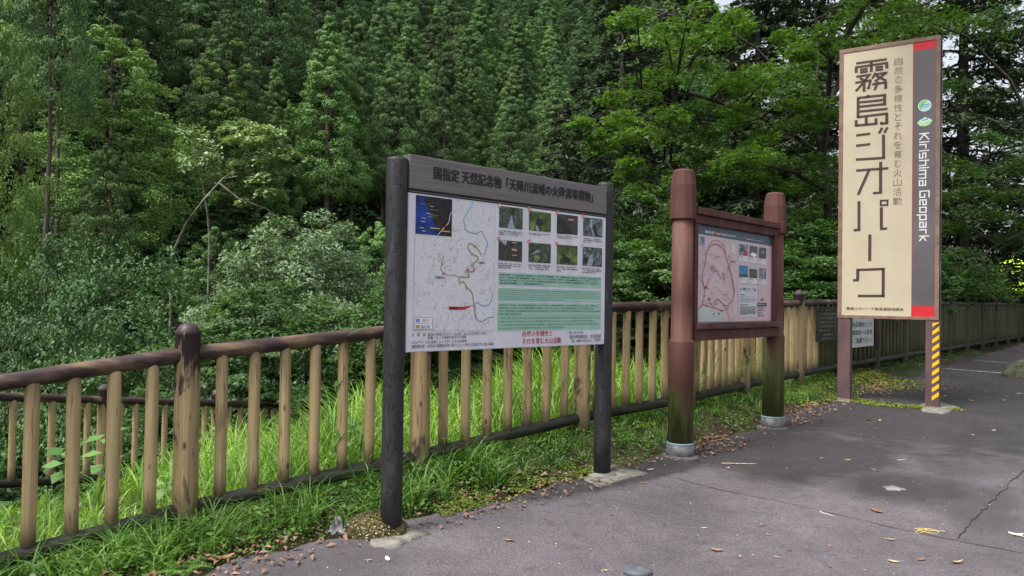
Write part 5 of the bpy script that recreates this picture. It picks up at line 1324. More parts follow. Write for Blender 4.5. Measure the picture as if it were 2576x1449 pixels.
# ---- firs: dark needled boughs with grey twigs
def fir(seed, H, R, nb, per, z0=.05, twl=.16, dens=1.0, top=.98):
    r = np.random.default_rng(seed); P_, A_, S_ = [], [], []; tw = []
    for i in range(nb):
        t = (i + r.uniform(0, 1)) / nb; z = H * (z0 + (top - z0) * t); L = R * (1 - t) ** .6 * r.uniform(.7, 1.1); a = r.uniform(0, 6.283)
        d = np.array([math.cos(a), math.sin(a), 0.0]); sd = np.array([-d[1], d[0], 0])
        ss = np.linspace(0, 1, 6); line = [np.array([0, 0, z]) + d * L * s_ + np.array([0, 0, L * (.22 * s_ - .42 * s_ * s_)]) for s_ in ss]
        tw.append(tube(line, np.linspace(.05, .008, 6), 4))
        n = int(per * L / R * dens)
        s_ = r.uniform(.18, 1.0, n); w = (1.05 - s_) * L * .42 * r.uniform(-1, 1, n)
        base = np.array([0, 0, z]) + d * (L * s_)[:, None] + np.array([0, 0, 1.0]) * (L * (.22 * s_ - .42 * s_ ** 2))[:, None]
        pos = base + sd * w[:, None] - np.array([0, 0, 1.0]) * (np.abs(w) * .28 + np.abs(r.normal(0, .10, n)))[:, None]
        ax = unit(d[None] * .8 + sd[None] * np.sign(w)[:, None] * .8 + r.normal(0, .4, (n, 3)) + np.array([0, 0, -.25]))
        P_.append(pos); A_.append(ax); S_.append(r.uniform(.7, 1.4, n) * twl)
        for q in range(10):
            sq = r.uniform(.2, 1); wq = (1.05 - sq) * L * .42 * r.choice([-1, 1]); b0 = np.array([0, 0, z]) + d * L * sq + np.array([0, 0, L * (.22 * sq - .42 * sq * sq)])
            tw.append(tube([b0, b0 + sd * wq + d * abs(wq) * .5 - np.array([0, 0, abs(wq) * .3])], [.012, .004], 3))
    P_, A_, S_ = np.concatenate(P_), np.concatenate(A_), np.concatenate(S_)
    nr = unit(np.array([0, 0, 1.0]) + r.normal(0, .5, P_.shape))
    v, f = leaf_quads(P_, nr, S_, r, .3, A_)
    tw.append(tube([(0, 0, -1), (0, 0, H * .5), (0, 0, H * .98)], [.28, .18, .03], 8))
    return mesh('crown', v, f, m_fir), mesh('trunk', *join(tw), m_twig, True)
FIR = [fir(3, 16, 4.6, 120, 620, twl=.24), fir(4, 16, 5.2, 110, 520, .03, .26)]
def fir_at(px, Y, H, k_, label, wf=1.0, rz=None):
    d = ray(px, 740); x = d.x / d.y * Y
    return place_tree('fir_tree', FIR, k_, x, Y, hz(x, Y), H, 16, label, 'fir tree', None, rz, wf)
fir_at(1560, 19.5, 11.6, 0, 'dark fir with drooping grey-twigged boughs between the cedars and the maple', .80, 1.0)
fir_at(1420, 17.5, 6.6, 1, 'low dark fir bough mass just above the right half of the black board', .92, 2.0)
fir_at(1690, 25, 15, 1, 'tall dark fir behind the top of the maple', .9, 4.0)
fir_at(1900, 24, 13, 0, 'dark fir seen through the middle of the maple', .9, 2.2)
fir_at(2130, 21, 13.5, 1, 'dark fir behind the upper part of the cream sign', .85, .3)
fir_at(2420, 22, 14, 0, 'open dark fir right of the cream sign with sky showing through its boughs', .95, 3.2)
fir_at(2640, 24, 15, 1, 'dark fir at the right edge with long level boughs', .95, 5.2)
fir_at(1990, 27, 17, 0, 'tall dark fir closing the gap above the right of the maple', .9, 3.3)
fir_at(2250, 30, 14, 1, 'farther fir behind the cream sign', .9, 1.2)
# leafy bushes behind the fence under the big trees
BR2 = [(cr.copy(), tr) for cr, tr in BRD[:2]]
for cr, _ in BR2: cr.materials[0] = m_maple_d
GU = 'leafy bushes behind the far fence under the trees'
cnt = 0
for d_ in (1.4, 3.4, 6.0, 9.5):
    for i in range(4, len(FP) - 1):
        for f_ in ((0, .33, .66) if d_ < 5 else (0, .5)):
            p = FP[i] + (FP[i + 1] - FP[i]) * f_; nrm = Vector(((FP[i + 1] - FP[i]).normalized().y * -1, (FP[i + 1] - FP[i]).normalized().x, 0))
            q = p + nrm * (d_ + random.uniform(-.4, .4)); H = random.uniform(1.5, 2.1) + d_ * .16
            if i >= 12 and d_ > 3: continue
            if i < 6: 
                if d_ < 3: continue
                H *= .85
            place_tree('leafy_bush', BR2, random.randrange(2), q.x, q.y, hz(q.x, q.y), H, 8, 'leafy dark bush behind the fence, %s row, %s the %s post from the left' % (ORD[(1.4, 3.4, 6.0, 9.5).index(d_)], {0: 'at', .33: 'just past', .66: 'well past', .5: 'halfway past'}[f_], ORD[i].replace('front', 'first')), 'bush', GU, None, random.uniform(1.1, 1.6)); cnt += 1
print('bushes', cnt)
# bushes behind the middle of the near fence
tree_at('leafy_bush', PALE, 1, 1168, 893, 9.5, 'young light green bush behind the fence right of the black left post', 'bush', None, .85)
tree_at('leafy_bush', PALE, 1, 1330, 905, 11, 'broad pale-leaved plant mass behind the fence below the board', 'bush', None, 1.5)
tree_at('leafy_bush', PALE, 1, 1480, 880, 10.5, 'pale-leaved bush behind the fence left of the black right post', 'bush', None, 1.3)
tree_at('leafy_bush', PALE, 0, 1620, 840, 11.5, 'large-leaved pale bush behind the fence between the black and red-brown boards', 'bush', None, 1.3)
tree_at('leafy_bush', BR2, 0, 1780, 800, 12, 'green bush behind the fence under the red-brown board', 'bush', None, 1.2)
tree_at('leafy_bush', PALE, 1, 925, 985, 13, 'pale creamy-leaved bush behind the lower fence end', 'bush', None, 1.3)
tree_at('leafy_bush', BRD, 1, 1060, 940, 12.5, 'dark bush behind the fence at the black left post', 'bush', None, 1.2)
tree_at('leafy_bush', BRD, 3, 1400, 880, 13.5, 'dark green bush behind the pale-leaved plants', 'bush', None, 1.3)
# ------------------------------------------------------------------ grass, weeds, litter
def colour_mat(name, c1, c2, trans=.4, tc=(1.1, 1.15, .4)):
    return leafmat(name, c1, c2, trans, .5, .35, scale=1.3, rnd_obj=0.0, transcol=tc)
m_grass = colour_mat('bright_grass', (.085, .20, .034), (.22, .39, .062), .4)
m_weed = colour_mat('weed_leaves', (.06, .14, .03), (.12, .22, .045), .3)
m_fern = colour_mat('fern_green', (.07, .17, .03), (.12, .26, .05), .35)
def blades(xy, z, h, w, bend, r):
    """grass blades of three segments arching over"""
    n = len(xy); a = r.uniform(0, 6.283, n); d = np.stack([np.cos(a), np.sin(a), np.zeros(n)], 1)
    sa = a + 1.57 + r.normal(0, .5, n); sd = np.stack([np.cos(sa), np.sin(sa), np.zeros(n)], 1)
    b0 = np.stack([xy[:, 0], xy[:, 1], z], 1); V_ = []
    for t in (0, .4, .75, 1.0):
        c = b0 + d * (h * bend * t ** 2.2)[:, None]; c[:, 2] += h * (t - .42 * bend * t ** 2.4)
        ww = w * (1.0, .95, .6, .04)[(0, .4, .75, 1.0).index(t)]
        V_ += [c - sd * ww[:, None], c + sd * ww[:, None]]
    V_ = np.stack(V_, 1).reshape(-1, 3); b = np.arange(n)[:, None] * 8
    F_ = np.concatenate([b + np.array([[2 * i, 2 * i + 1, 2 * i + 3, 2 * i + 2]]) for i in range(3)], 0)
    return V_, F_
def along(n, r, smin, smax, dmin, dmax, pw=1.0):
    s_ = r.uniform(smin, smax, n); d_ = dmin + (dmax - dmin) * r.uniform(0, 1, n) ** pw
    i = np.clip(s_.astype(int), 0, len(FP) - 2); f = s_ - i
    P_ = np.array([(p.x, p.y) for p in FP]); a, b_ = P_[i], P_[i + 1]; t = unit(b_ - a); nrm = np.stack([-t[:, 1], t[:, 0]], 1)
    return a + (b_ - a) * f[:, None] + nrm * d_[:, None], d_, s_
r_ = np.random.default_rng(12)
N_ = 46000
xy, d_, s_ = along(N_, r_, -3.5, 5.4, .04, 8.5, 1.35)
fc = .5 + .5 * np.sin(xy[:, 0] * 2.1 + 1) * np.sin(xy[:, 1] * 1.7)
keep = (r_.uniform(size=N_) < .45 + .55 * fc) & (xy[:, 1] > 2.2) & ~((np.hypot((xy[:, 0] + 4.2) / 1.3, (xy[:, 1] - 6.0) / .55) < 1) & (r_.uniform(size=N_) < .92))
xy, d_, s_ = xy[keep], d_[keep], s_[keep]
h = r_.uniform(.2, .62, len(xy)) ** 1.0 * (.40 + .85 * sstep(.4, 2.8, s_)) * (1 + .25 * np.sin(xy[:, 0] * 3.3)) * (1 - .45 * sstep(3.0, 4.2, d_) * (s_ < 1.6))
V_, F_ = blades(xy, height(xy[:, 0], xy[:, 1]) - .01, h, r_.uniform(.0028, .0075, len(xy)) * (1 + d_ * .1), r_.uniform(.25, 1.0, len(xy)), r_)
put(ob('tall_grass', mesh('tall_grass', V_, F_, m_grass)), 'bright green tall grass growing thickly behind the near fence', 'grass', kind='stuff')
# tufts and arching blades on the strip between fence and asphalt
cl, dc, sc_ = along(130, r_, -.2, 2.3, -.40, .02); reps = r_.integers(12, 34, len(cl))
cx = np.repeat(cl, reps, 0) + r_.normal(0, .03, (reps.sum(), 2))
V1, F1 = blades(cx, height(cx[:, 0], cx[:, 1]) - .01, r_.uniform(.10, .34, len(cx)), r_.uniform(.0028, .0062, len(cx)), r_.uniform(.4, 1.25, len(cx)), r_)
cl, dc, sc_ = along(150, r_, 2.0, 6.0, -.33, .06); reps = r_.integers(8, 20, len(cl))
cx = np.repeat(cl, reps, 0) + r_.normal(0, .03, (reps.sum(), 2))
V2, F2 = blades(cx, height(cx[:, 0], cx[:, 1]) - .01, r_.uniform(.06, .2, len(cx)), r_.uniform(.002, .004, len(cx)), r_.uniform(.4, 1.2, len(cx)), r_)
V_, F_ = join([(V1, F1), (V2, F2)])
put(ob('verge_grass', mesh('verge_grass', V_, F_, colour_mat('verge_grass', (.07, .16, .03), (.14, .27, .05), .35))), 'arching grass tufts along the foot of the near fence', 'grass', kind='stuff')
# low leafy weeds
def weeds(n, s0, s1, d0, d1, hmax, size):
    xy, d_, s_ = along(n, r_, s0, s1, d0, d1)
    ne = .5 + .5 * np.sin(xy[:, 0] * 6.1) * np.sin(xy[:, 1] * 5.3 + 2); kp = r_.uniform(size=len(xy)) < .1 + .9 * ne ** 1.5
    xy = xy[kp]; per = 5; c = np.repeat(xy, per, 0) + r_.normal(0, size * .9, (len(xy) * per, 2))
    z = height(c[:, 0], c[:, 1]) + np.repeat(r_.uniform(.01, hmax, len(xy)), per) + r_.normal(0, .006, len(c))
    nrm = unit(np.array([0, 0, 1.0]) + r_.normal(0, .35, (len(c), 3)))
    return leaf_quads(np.column_stack([c, z]), nrm, r_.uniform(.6, 1.3, len(c)) * size, r_, .55, fold=.08)
V_, F_ = join([weeds(4200, -.3, 3.2, -.52, -.02, .09, .022), weeds(5600, 3.0, 6.6, -.42, .35, .07, .024), weeds(1500, 6.5, 12, -.3, .2, .08, .026), weeds(420, -.3, 2.2, -.42, -.05, .13, .042)])
put(ob('low_weeds', mesh('low_weeds', V_, F_, m_weed)), 'low leafy weeds along the edge of the pavement', 'ground cover', kind='stuff')
# ferns
def fern_mesh(seed, nf=7, L=.3):
    r = np.random.default_rng(seed); Vs = []
    for i in range(nf):
        a = i / nf * 6.28 + r.uniform(-.3, .3); Lf = L * r.uniform(.7, 1.15); d = np.array([math.cos(a), math.sin(a), 0]); sd = np.array([-d[1], d[0], 0]); hh = r.uniform(.35, .6)
        def P_(t): return d * Lf * t + np.array([0, 0, Lf * (hh * 1.7 * t - hh * 1.5 * t * t)])
        for j in range(1, 15):
            t = .15 + .85 * j / 15; wl = Lf * .30 * math.sin(min(1, (1 - t) * 1.35 + .08) * 1.6)
            for sg in (-1, 1):
                b0 = P_(t); e = b0 + sd * sg * wl + d * wl * .35 - np.array([0, 0, wl * .15]); q = d * Lf * .022
                Vs += [b0 - q, (b0 + e) / 2 - q * 1.2, e, (b0 + e) / 2 + q * 1.2]
        for t0, t1 in ((0, .35), (.35, .7), (.7, 1)): q = sd * .0018; Vs += [P_(t0) - q, P_(t0) + q, P_(t1) + q * .6, P_(t1) - q * .6]
    Vs = np.array(Vs); return mesh('fern', Vs, np.arange(len(Vs)).reshape(-1, 4), m_fern)
fm = [fern_mesh(i) for i in range(4)]
for i, (px, py, s_, lb) in enumerate([(1385, 1092, .8, 'fern at the foot of the fence left of the black right post'), (1460, 1105, .95, 'fern just left of the black right post'), (1610, 1085, .85, 'fern under the bottom rail between the black and red-brown posts'), (1225, 1175, .55, 'small fern under the black board'),
                                      (1185, 1190, .45, 'smallest fern under the black board'), (2030, 945, 1.2, 'fern beside the left plum-brown post'), (2075, 935, 1.35, 'largest fern against the fence by the plum-brown post'), (455, 1440, .55, 'fern frond in the near left verge'), (1960, 960, .8, 'fern right of the red-brown post at the fence foot')]):
    p = G(px, py); x, y = p.x, p.y
    o = ob('fern', fm[i % 4], loc=(x, y, hz(x, y) - .0)); 
    o.location.z = max(hz(x, y), float(asph(y)) + .0); o.scale = (s_,) * 3; o.rotation_euler = (0, 0, i * 1.3)
    put(o, lb, 'fern', 'ferns along the fence foot')
# a vine twining up one baluster
p, d = fence_at(868); top = p.z - .05; bot = p.z - .9
pts = [(p.x + .045 * math.cos(a) , p.y + .045 * math.sin(a), bot + (top - bot) * t) for t, a in zip(np.linspace(0, 1, 40), np.linspace(0, 15, 40))]
pts += [(p.x + .05 + i * .03, p.y - .05 + i * .01, p.z + .02 + .012 * i) for i in range(5)]
vine = thing('climbing_vine', 'thin climbing vine twisting up a baluster left of the black post', 'vine', (0, 0, 0))
ob('stem', mesh('stem', *tube(pts, [.003] * len(pts), 5), m_fern, True), vine)
lp = np.array([pts[i] for i in (4, 8, 13, 20, 27, 33, 39)]) + r_.normal(0, .03, (7, 3)); 
V_, F_ = leaf_quads(lp, unit(np.array([.2, -1, .5]) + r_.normal(0, .3, (7, 3))), np.array([.09, .07, .08, .05, .06, .05, .07]), r_, .75)
ob('leaves', mesh('leaves', V_, F_, m_fern), vine)
# tall weed plants behind the fence at the left
def weedplant(px, py, Y, H, lb, n=9, sz=.09):
    q = at(px, py, Y); x, y = q.x, Y; z = hz(x, y); H = q.z - z
    o = thing('weed_plant', lb, 'plant', (x, y, z)); pts = [(0, 0, 0), (.02, .01, H * .5), (.05, 0, H)]
    ob('stem', mesh('stem', *tube(pts, [.004, .003, .002], 5), m_fern, True), o)
    t = np.linspace(.45, 1, n); a = np.arange(n) * 2.4
    c = np.stack([np.cos(a) * sz * .8 + .04 * t, np.sin(a) * sz * .8, H * t], 1); tg = np.stack([np.cos(a), np.sin(a), -.15 + 0 * a], 1)
    V_, F_ = leaf_quads(c, unit(np.array([0, -.3, 1.0]) + r_.normal(0, .2, (n, 3))), np.full(n, sz * 1.7), r_, .6, unit(tg), .06)
    ob('leaves', mesh('leaves', V_, F_, m_weed), o)
weedplant(250, 1085, 5.3, .7, 'tall broad-leaved weed behind the near fence between the second and third balusters')
weedplant(150, 1120, 5.6, .6, 'tall broad-leaved weed behind the leftmost balusters')
weedplant(405, 1190, 4.8, .5, 'small broad-leaved weed behind the stained fence post', 8, .07)
weedplant(870, 1050, 5.3, .5, 'broad-leaved weed by the vine behind the near fence', 8, .07)
weedplant(525, 1080, 6.5, .5, 'thin weed right of the stained fence post', 7, .05)

# moss on the pavement edge: tiny tufts
m_moss = colour_mat('moss', (.075, .105, .014), (.18, .21, .02), .15, (1, 1, .5))
def moss_poly(cpx, n, spread, thr):
    c_ = [G(*p) for p in cpx]; out = []
    for (a, b_), sp_ in zip(zip(c_[:-1], c_[1:]), spread):
        L = (b_ - a).length; t = r_.uniform(0, 1, int(n * L)); pos = np.array([(a.x, a.y)]) + np.outer(t, [b_.x - a.x, b_.y - a.y]) + r_.normal(0, sp_, (len(t), 2))
        out.append(pos)
    xy = np.concatenate(out); f = np.sin(xy[:, 0] * 11 + np.sin(xy[:, 1] * 7) * 2) * np.sin(xy[:, 1] * 13 + np.sin(xy[:, 0] * 9) * 2) + .5 * np.sin(xy[:, 0] * 31) * np.sin(xy[:, 1] * 37)
    return xy[f > thr]
M1 = moss_poly([(1120, 1290), (1250, 1235), (1400, 1200), (1500, 1180)], 3600, [.09, .08, .06], -.05)
M2 = moss_poly([(1560, 1120), (1650, 1105), (1760, 1073), (1800, 1068)], 2600, [.035, .03, .02], -.1)
M3 = moss_poly([(1990, 1015), (2060, 1000), (2140, 1004), (2220, 1018), (2330, 1026), (2400, 1028)], 6200, [.11, .10, .08, .065, .06], -.25)
M4 = moss_poly([(2140, 968), (2190, 965), (2250, 960)], 7000, [.32, .3], -.5)
M5 = moss_poly([(1960, 1010), (2040, 985), (2110, 975)], 5000, [.12, .14], -.5)
xy = np.concatenate([M1, M2, M3, M4, M5]); n = len(xy); print('moss', n)
zz = np.maximum(asph(xy[:, 1]), height(xy[:, 0], xy[:, 1])) + .002
V_, F_ = leaf_quads(np.column_stack([xy, zz + r_.uniform(0, .008, n)]), unit(np.array([0, 0, 1.0]) + r_.normal(0, .4, (n, 3))), r_.uniform(.012, .026, n), r_, .8)
put(ob('moss', mesh('moss', V_, F_, m_moss)), 'yellow-green moss patches on the edge of the asphalt', 'moss', kind='stuff')

# mossy lump of roots beside the near black post, with a scrap of grey plastic
bp = G(915, 1352)
def lump(name, nu, rx, ry, rz_, m_, seed):
    r = np.random.default_rng(seed); V_ = []; F_ = []
    nv = nu // 2
    for i in range(nv + 1):
        for j in range(nu):
            th_, ph_ = math.pi * .5 * i / nv, 2 * math.pi * j / nu
            k_ = 1 + .13 * math.sin(3 * ph_ + seed) + .09 * math.sin(7 * ph_ + 4 * th_) + r.uniform(-.045, .045)
            V_.append((rx * k_ * math.cos(ph_) * math.sin(th_ + .02), ry * k_ * math.sin(ph_) * math.sin(th_ + .02), rz_ * k_ * math.cos(th_) - .01))
    for i in range(nv):
        for j in range(nu): F_.append((i * nu + j, (i + 1) * nu + j, (i + 1) * nu + (j + 1) % nu, i * nu + (j + 1) % nu))
    return mesh(name, V_, np.array(F_), m_, True)
m_lump = noisy('mossy_root_soil', (.03, .022, .012), (.10, .095, .03), 38, .95, 1.0, rnd=False, dist=.02)
lp_ = thing('mossy_clump', 'mossy clump of roots and pebbles swelling beside the near black post', 'moss clump', (bp.x + .05, bp.y + .10, float(asph(bp.y)) + .0))
ob('soil', lump('soil', 40, .20, .17, .15, m_lump, 3), lp_)
lp_.scale = (.85, .85, .72)
n = 2600; a = r_.uniform(0, 6.28, n); b_ = np.arccos(r_.uniform(.0, 1, n)); c = np.stack([.20 * np.cos(a) * np.sin(b_), .17 * np.sin(a) * np.sin(b_), .15 * np.cos(b_)], 1) * r_.uniform(.96, 1.1, (n, 1))
V_, F_ = leaf_quads(c, unit(c + r_.normal(0, .06, c.shape)), r_.uniform(.008, .022, n), r_, .5)
put(ob('moss_leaves', mesh('moss_leaves', V_, F_, colour_mat('olive_moss', (.045, .042, .014), (.14, .12, .04), .1)), lp_), kind='stuff')
n = 120; a = r_.uniform(0, 6.28, n); b_ = np.arccos(r_.uniform(.0, .7, n)); c = np.stack([.205 * np.cos(a) * np.sin(b_), .175 * np.sin(a) * np.sin(b_), .15 * np.cos(b_)], 1) * 1.04
pv, pf = revolve([(.3, -.8), (.9, -.4), (1, .1), (.6, .7)], 6)
pv = np.array(pv); tris = [q for q in pf]; VV, FF = [], []
for i in range(n):
    s_ = r_.uniform(.003, .008); VV.append(pv * s_ + c[i]); FF += [[k2 + i * len(pv) for k2 in q] for q in pf]
put(ob('pebbles', mesh('pebbles', np.concatenate(VV), FF, noisy('pale_pebbles', (.2, .17, .13), (.42, .38, .32), 40, .8, 0)), lp_), kind='stuff')
m_pl = noisy('grey_plastic', (.13, .13, .135), (.30, .30, .31), 40, .45, .5, rnd=False)
V_ = []; gxn = 9
for i in range(gxn):
    for jj in range(gxn): V_.append(((i / 8 - .5) * .11 * (1 - jj / 11), .018 * math.sin(i * 1.7 + jj) + .02 * jj / 8, jj / 8 * .09 + .008 * math.sin(i * 2.1)))
idg = np.arange(81).reshape(9, 9); F_ = np.stack([idg[:-1, :-1].ravel(), idg[:-1, 1:].ravel(), idg[1:, 1:].ravel(), idg[1:, :-1].ravel()], 1)
q = G(845, 1345); put(ob('plastic_scrap', mesh('plastic_scrap', V_, F_, m_pl, True), loc=(q.x, q.y + .02, float(asph(q.y)) + .0)), 'crumpled scrap of grey plastic sheet stuck by the mossy clump', 'plastic scrap')

# fallen leaves
def leaf_mesh(seed, L=.09, W=.036, curl=.25):
    r = np.random.default_rng(seed); n = 7; V_ = []
    for i in range(n):
        t = i / (n - 1); w = W * math.sin(math.pi * min(1, t * .93 + .05)) ** .8 * (.5 + r.uniform(-.05, .05)); z = curl * L * ((t - .5) ** 2) * 2.2
        x = (t - .5) * L
        V_ += [(x, -w, z + w * curl * 1.3 + r.uniform(-.001, .001)), (x, r.uniform(-.001, .001), z), (x, w, z + w * curl * 1.5)]
    F_ = []
    for i in range(n - 1):
        for j_ in (0, 1): F_.append((3 * i + j_, 3 * (i + 1) + j_, 3 * (i + 1) + j_ + 1, 3 * i + j_ + 1))
    return V_, np.array(F_)
LM = []
lc = [((.11, .06, .035), (.23, .12, .07)), ((.30, .16, .07), (.45, .27, .14)), ((.15, .085, .07), (.28, .17, .13)), ((.42, .3, .12), (.55, .42, .2)), ((.12, .07, .045), (.2, .12, .08)), ((.45, .36, .3), (.6, .5, .42))]
for i, (a, b_) in enumerate(lc): LM.append([mesh('fallen_leaf', *leaf_mesh(i * 3 + q, random.uniform(.08, .1), random.uniform(.03, .045), random.uniform(.1, .4)), noisy('dry_leaf_%s' % ['russet', 'tan', 'pinkish', 'yellow', 'dark', 'pale'][i], a, b_, 60, .6, .2, rnd=True) if q == 0 else LM and None or None, True) if False else None for q in range(1)])
lmats = [noisy('dry_leaf_' + nm, a, b_, 60, .6, .2) for nm, (a, b_) in zip(('russet', 'tan', 'pinkish', 'yellow', 'dark', 'pale'), lc)]
LM = [[mesh('fallen_leaf', *leaf_mesh(i * 3 + q, random.uniform(.075, .1), random.uniform(.03, .045), random.uniform(.1, .4)), lmats[i], True) for q in range(2)] for i in range(6)]
def leaf(px, py, ci, s_=1.0, lb=None, grp='dry leaves scattered on the asphalt'):
    p = G(px, py) if isinstance(px, (int, float)) else px
    o = ob('fallen_leaf', random.choice(LM[ci]), loc=(p.x, p.y, float(asph(p.y)) + .004)); o.rotation_euler = (random.uniform(-.12, .12), random.uniform(-.12, .12), random.uniform(0, 6.28)); o.scale = (s_,) * 3
    return put(o, lb or 'small dry leaf fallen on the asphalt', 'leaf', grp)
z6 = lambda x, y: ((2300 + x / 1.2407) * .63889, (1100 + y / 1.2407) * .63889)
for x, y, ci, s_, lb in ((1425, 1133, 0, 1.15, 'largest curled rust-orange leaf on the open asphalt at the right'), (645, 1327, 2, .8, 'pinkish leaf on the bare asphalt at the bottom centre'), (1822, 1388, 1, .8, 'orange-tan leaf near the bottom right corner'), (1645, 1372, 0, .6, 'small notched rust leaf left of the orange-tan one at the bottom right'),
                     (1510, 1382, 3, .6, 'yellow and brown leaf at the bottom right beside a thin stalk'), (290, 998, 2, .55, 'pinkish leaf right of the pale footing of the black post'), (1390, 689, 0, .85, 'reddish leaf on the dark asphalt between the boards'), (1440, 693, 1, .8, 'tan leaf touching the reddish one between the boards'), (1155, 688, 0, .6, 'small upright rust leaf between the boards'),
                     (1285, 886, 1, .6, 'tan leaf in the middle of the pavement'), (1155, 877, 1, .45, 'tiny brown leaf in front of the red-brown board'), (700, 926, 1, .5, 'pale brown leaf below the twig'), (325, 932, 5, .6, 'pale leaf sliver right of the black post'), (310, 889, 2, .5, 'pink leaf near the red-brown left post'), (1495, 1275, 3, .6, 'pale yellow leaf sliver below the crack'), (1655, 780, 3, .5, 'yellow leaf in front of the striped post'),
                     (1900, 762, 3, .4, 'small yellow leaf on the right half of the pavement'), (2000, 740, 5, .6, 'pale curled leaf at the far right'), (2118, 1252, 5, .8, 'whitish peeled strip at the right edge'), (2105, 955, 3, .5, 'yellow leaf beside the branching crack'), (870, 1202, 1, .35, 'tiny tan leaf at lower centre'), (585, 1218, 3, .35, 'tiny yellow leaf at lower centre left'), (943, 1362, 1, .4, 'little brown leaf at the bottom'),
                     (2055, 593, 3, .8, 'yellow leaf on the dark far pavement'), (1895, 595, 1, .7, 'tan leaf on the dark far pavement'), (1120, 700 - 12, 4, .3, None)):
    leaf(*z6(x, y), ci, s_, lb)
for px, py, ci, s_, lb in ((560, 1408, 1, 1.3, 'large tan leaf at the verge below the stained fence post'), (535, 1412, 0, 1.0, 'rust leaf overlapping the large tan one at the verge'), (1172, 1299, 2, .9, 'pointed pink leaf in front of the black board'), (1281, 1362, 1, .7, 'tan leaf at the bottom edge in front of the black board'), (1040, 1357, 1, .7, 'orange leaf lying on the near footing'), (975, 1330 + 78, 5, .6, 'pale leaf at the bottom below the near black post'), (925, 1412, 1, .45, 'small tan leaf at the bottom left of the near black post'), (1040, 1262, 0, .6, 'rust leaf right behind the near black post')):
    leaf(px, py, ci, s_, lb)
for _ in range(46):
    px = random.uniform(1150, 2570); py = random.uniform(1010, 1440)
    p = G(px, py)
    if float(fence_coord(p.x, p.y)[0]) > -.75: continue
    leaf(p, 0, random.choice((1, 1, 3, 0, 4)), random.uniform(.18, .38))
for _ in range(50):
    px = random.uniform(2150, 2575); py = random.uniform(905, 1000); p = G(px, py)
    if float(fence_coord(p.x, p.y)[0]) > -.5: continue
    leaf(p, 0, random.choice((1, 3, 4, 4)), random.uniform(.4, .8), 'small dry leaf on the dark pavement near the far fence', 'leaves on the far dark pavement')
# litter along the edge
xy, d_, s_ = along(2100, r_, .2, 8, -.78, -.34); lv, lf = [], []
xy = xy + r_.normal(0, .03, xy.shape); zz = np.maximum(asph(xy[:, 1]), height(xy[:, 0], xy[:, 1])) + r_.uniform(.003, .02, len(xy))
kp = (np.sin(xy[:, 0] * 4 + 1) + r_.normal(0, .6, len(xy))) > -.2
P_ = np.column_stack([xy, zz])[kp]; n1 = len(P_) // 2
for q, m_, nm in ((P_[:n1], lmats[0], 0), (P_[n1:], lmats[2], 1)):
    V_, F_ = leaf_quads(q, unit(np.array([0, 0, 1.0]) + r_.normal(0, .25, q.shape)), r_.uniform(.02, .062, len(q)), r_, .42, fold=.22)
    put(ob('leaf_litter', mesh('leaf_litter', V_, F_, m_)), ('rust-brown' if nm == 0 else 'pinkish-brown') + ' dry leaf litter along the edge of the verge', 'leaf litter', kind='stuff')
# pale grit strewn over the asphalt
n = 2600; gxy = np.stack([r_.uniform(-1.5, 7, n), r_.uniform(3.6, 10, n)], 1); dd_, _ = fence_coord(gxy[:, 0], gxy[:, 1]); gxy = gxy[(dd_ < -.55) & (r_.uniform(size=n) < np.exp(dd_ / 3) + .15)]
n = len(gxy); V_, F_ = leaf_quads(np.column_stack([gxy, asph(gxy[:, 1]) + .003]), unit(np.array([0, 0, 1.0]) + r_.normal(0, .3, (n, 3))), r_.uniform(.003, .010, n), r_, .8)
put(ob('grit', mesh('grit', V_, F_, noisy('pale_grit', (.25, .22, .18), (.5, .47, .42), 50, .8, 0))), 'pale grit and crumbs strewn on the asphalt', 'grit', kind='stuff')
# twig, stalks and the flat dark stone
def stick(a, b_, rad, m_, name, lb, cat='twig', sag=.0):
    p, q = G(*a), G(*b_); pts = [p + (q - p) * t + Vector((random.uniform(-.006, .006), random.uniform(-.006, .006), rad + sag * math.sin(t * 3.1))) for t in np.linspace(0, 1, 6)]
    put(ob(name, mesh(name, *tube([tuple(x) for x in pts], [rad, rad, rad * .9, rad * .8, rad * .7, rad * .4], 6), m_, True)), lb, cat)
m_tw = noisy('dry_twig', (.2, .15, .11), (.42, .34, .27), 20, .8, .2)
stick(z6(670, 903), z6(838, 905), .006, m_tw, 'twig', 'straight dry twig on the asphalt before the red-brown board')
stick(z6(1150, 1135), z6(1222, 1160), .003, ink('pale_straw', (.5, .45, .36)), 'straw', 'thin pale straw lying across the crack', 'straw')
stick(z6(1535, 885), z6(1578, 878), .003, INK['pale_straw'], 'straw', 'looped pale straw in the middle of the pavement', 'straw')
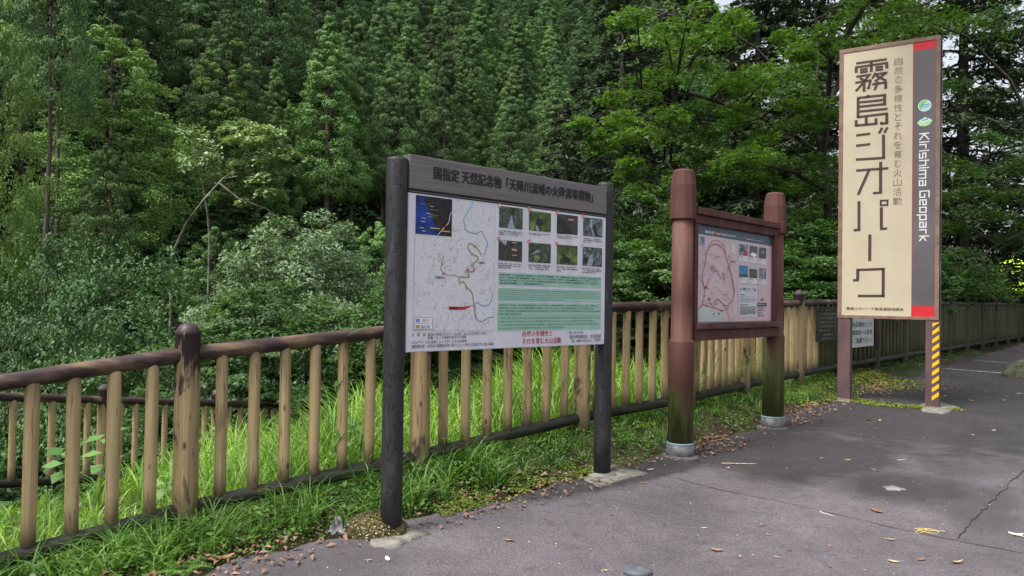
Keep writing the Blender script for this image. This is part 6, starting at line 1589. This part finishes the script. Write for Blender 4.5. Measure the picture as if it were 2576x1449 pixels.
stick(z6(2075, 1242), z6(2149, 1262), .006, INK['pale_straw'], 'straw', 'whitish stalk at the right edge', 'straw')
c0 = G(*z6(1630, 1232)); pts = [tuple(c0 + Vector((.05 * math.sin(a * 2.3) + .01 * a, .035 * math.cos(a * 1.7), .006 + .006 * math.sin(a * 3)))) for a in np.linspace(0, 9, 40)]
put(ob('dry_catkin', mesh('dry_catkin', *tube(pts, [.0022] * 40, 4), ink('straw_yellow', (.48, .38, .14)), True)), 'tangle of yellow dry catkins on the crack', 'plant debris')
ps = G(1605, 1441)
V_, F_ = revolve([(.070, -.01), (.074, .004), (.070, .016), (.058, .022), (.02, .023)], 22, .03, 4)
put(ob('flat_stone', mesh('flat_stone', V_ * np.array([1, .85, 1]), F_, noisy('slate_grey', (.055, .06, .075), (.10, .105, .125), 14, .6, .15), True), loc=(ps.x, ps.y, ps.z)), 'flat round slate-grey stone at the bottom edge of the pavement', 'stone')
pk = G(2572, 948)
o = put(ob('kerb_block', lump('kerb_block', 20, .45, .28, .26, noisy('mossy_kerb', (.025, .03, .018), (.07, .075, .05), 12, .95, .6), 6), loc=(pk.x + .2, pk.y, float(asph(pk.y)) - .02)), 'dark mossy block on the far pavement at the right edge', 'kerb block')
# sunlit lawn bank beyond the far end of the fence
pb = at(2640, 715, 34)
V_ = []; nu = 24
for i in range(nu):
    for jj in range(nu): x = (i / (nu - 1) - .5) * 22; y = (jj / (nu - 1) - .5) * 16; V_.append((pb.x + 3 + x, 36 + y, .2 + 4.6 * math.exp(-((x / 7) ** 2 + (y / 6) ** 2)) + .1 * math.sin(x) * math.cos(y)))
idg = np.arange(nu * nu).reshape(nu, nu); F_ = np.stack([idg[:-1, :-1].ravel(), idg[:-1, 1:].ravel(), idg[1:, 1:].ravel(), idg[1:, :-1].ravel()], 1)
put(ob('lawn_bank', mesh('lawn_bank', V_, F_, noisy('lawn_grass', (.28, .42, .02), (.4, .56, .03), 3, .9, .5), True)), kind='structure')
print('objects', len(bpy.data.objects), 'trees', NT, 'tris', sum(len(m.polygons) * 2 for m in bpy.data.meshes) )
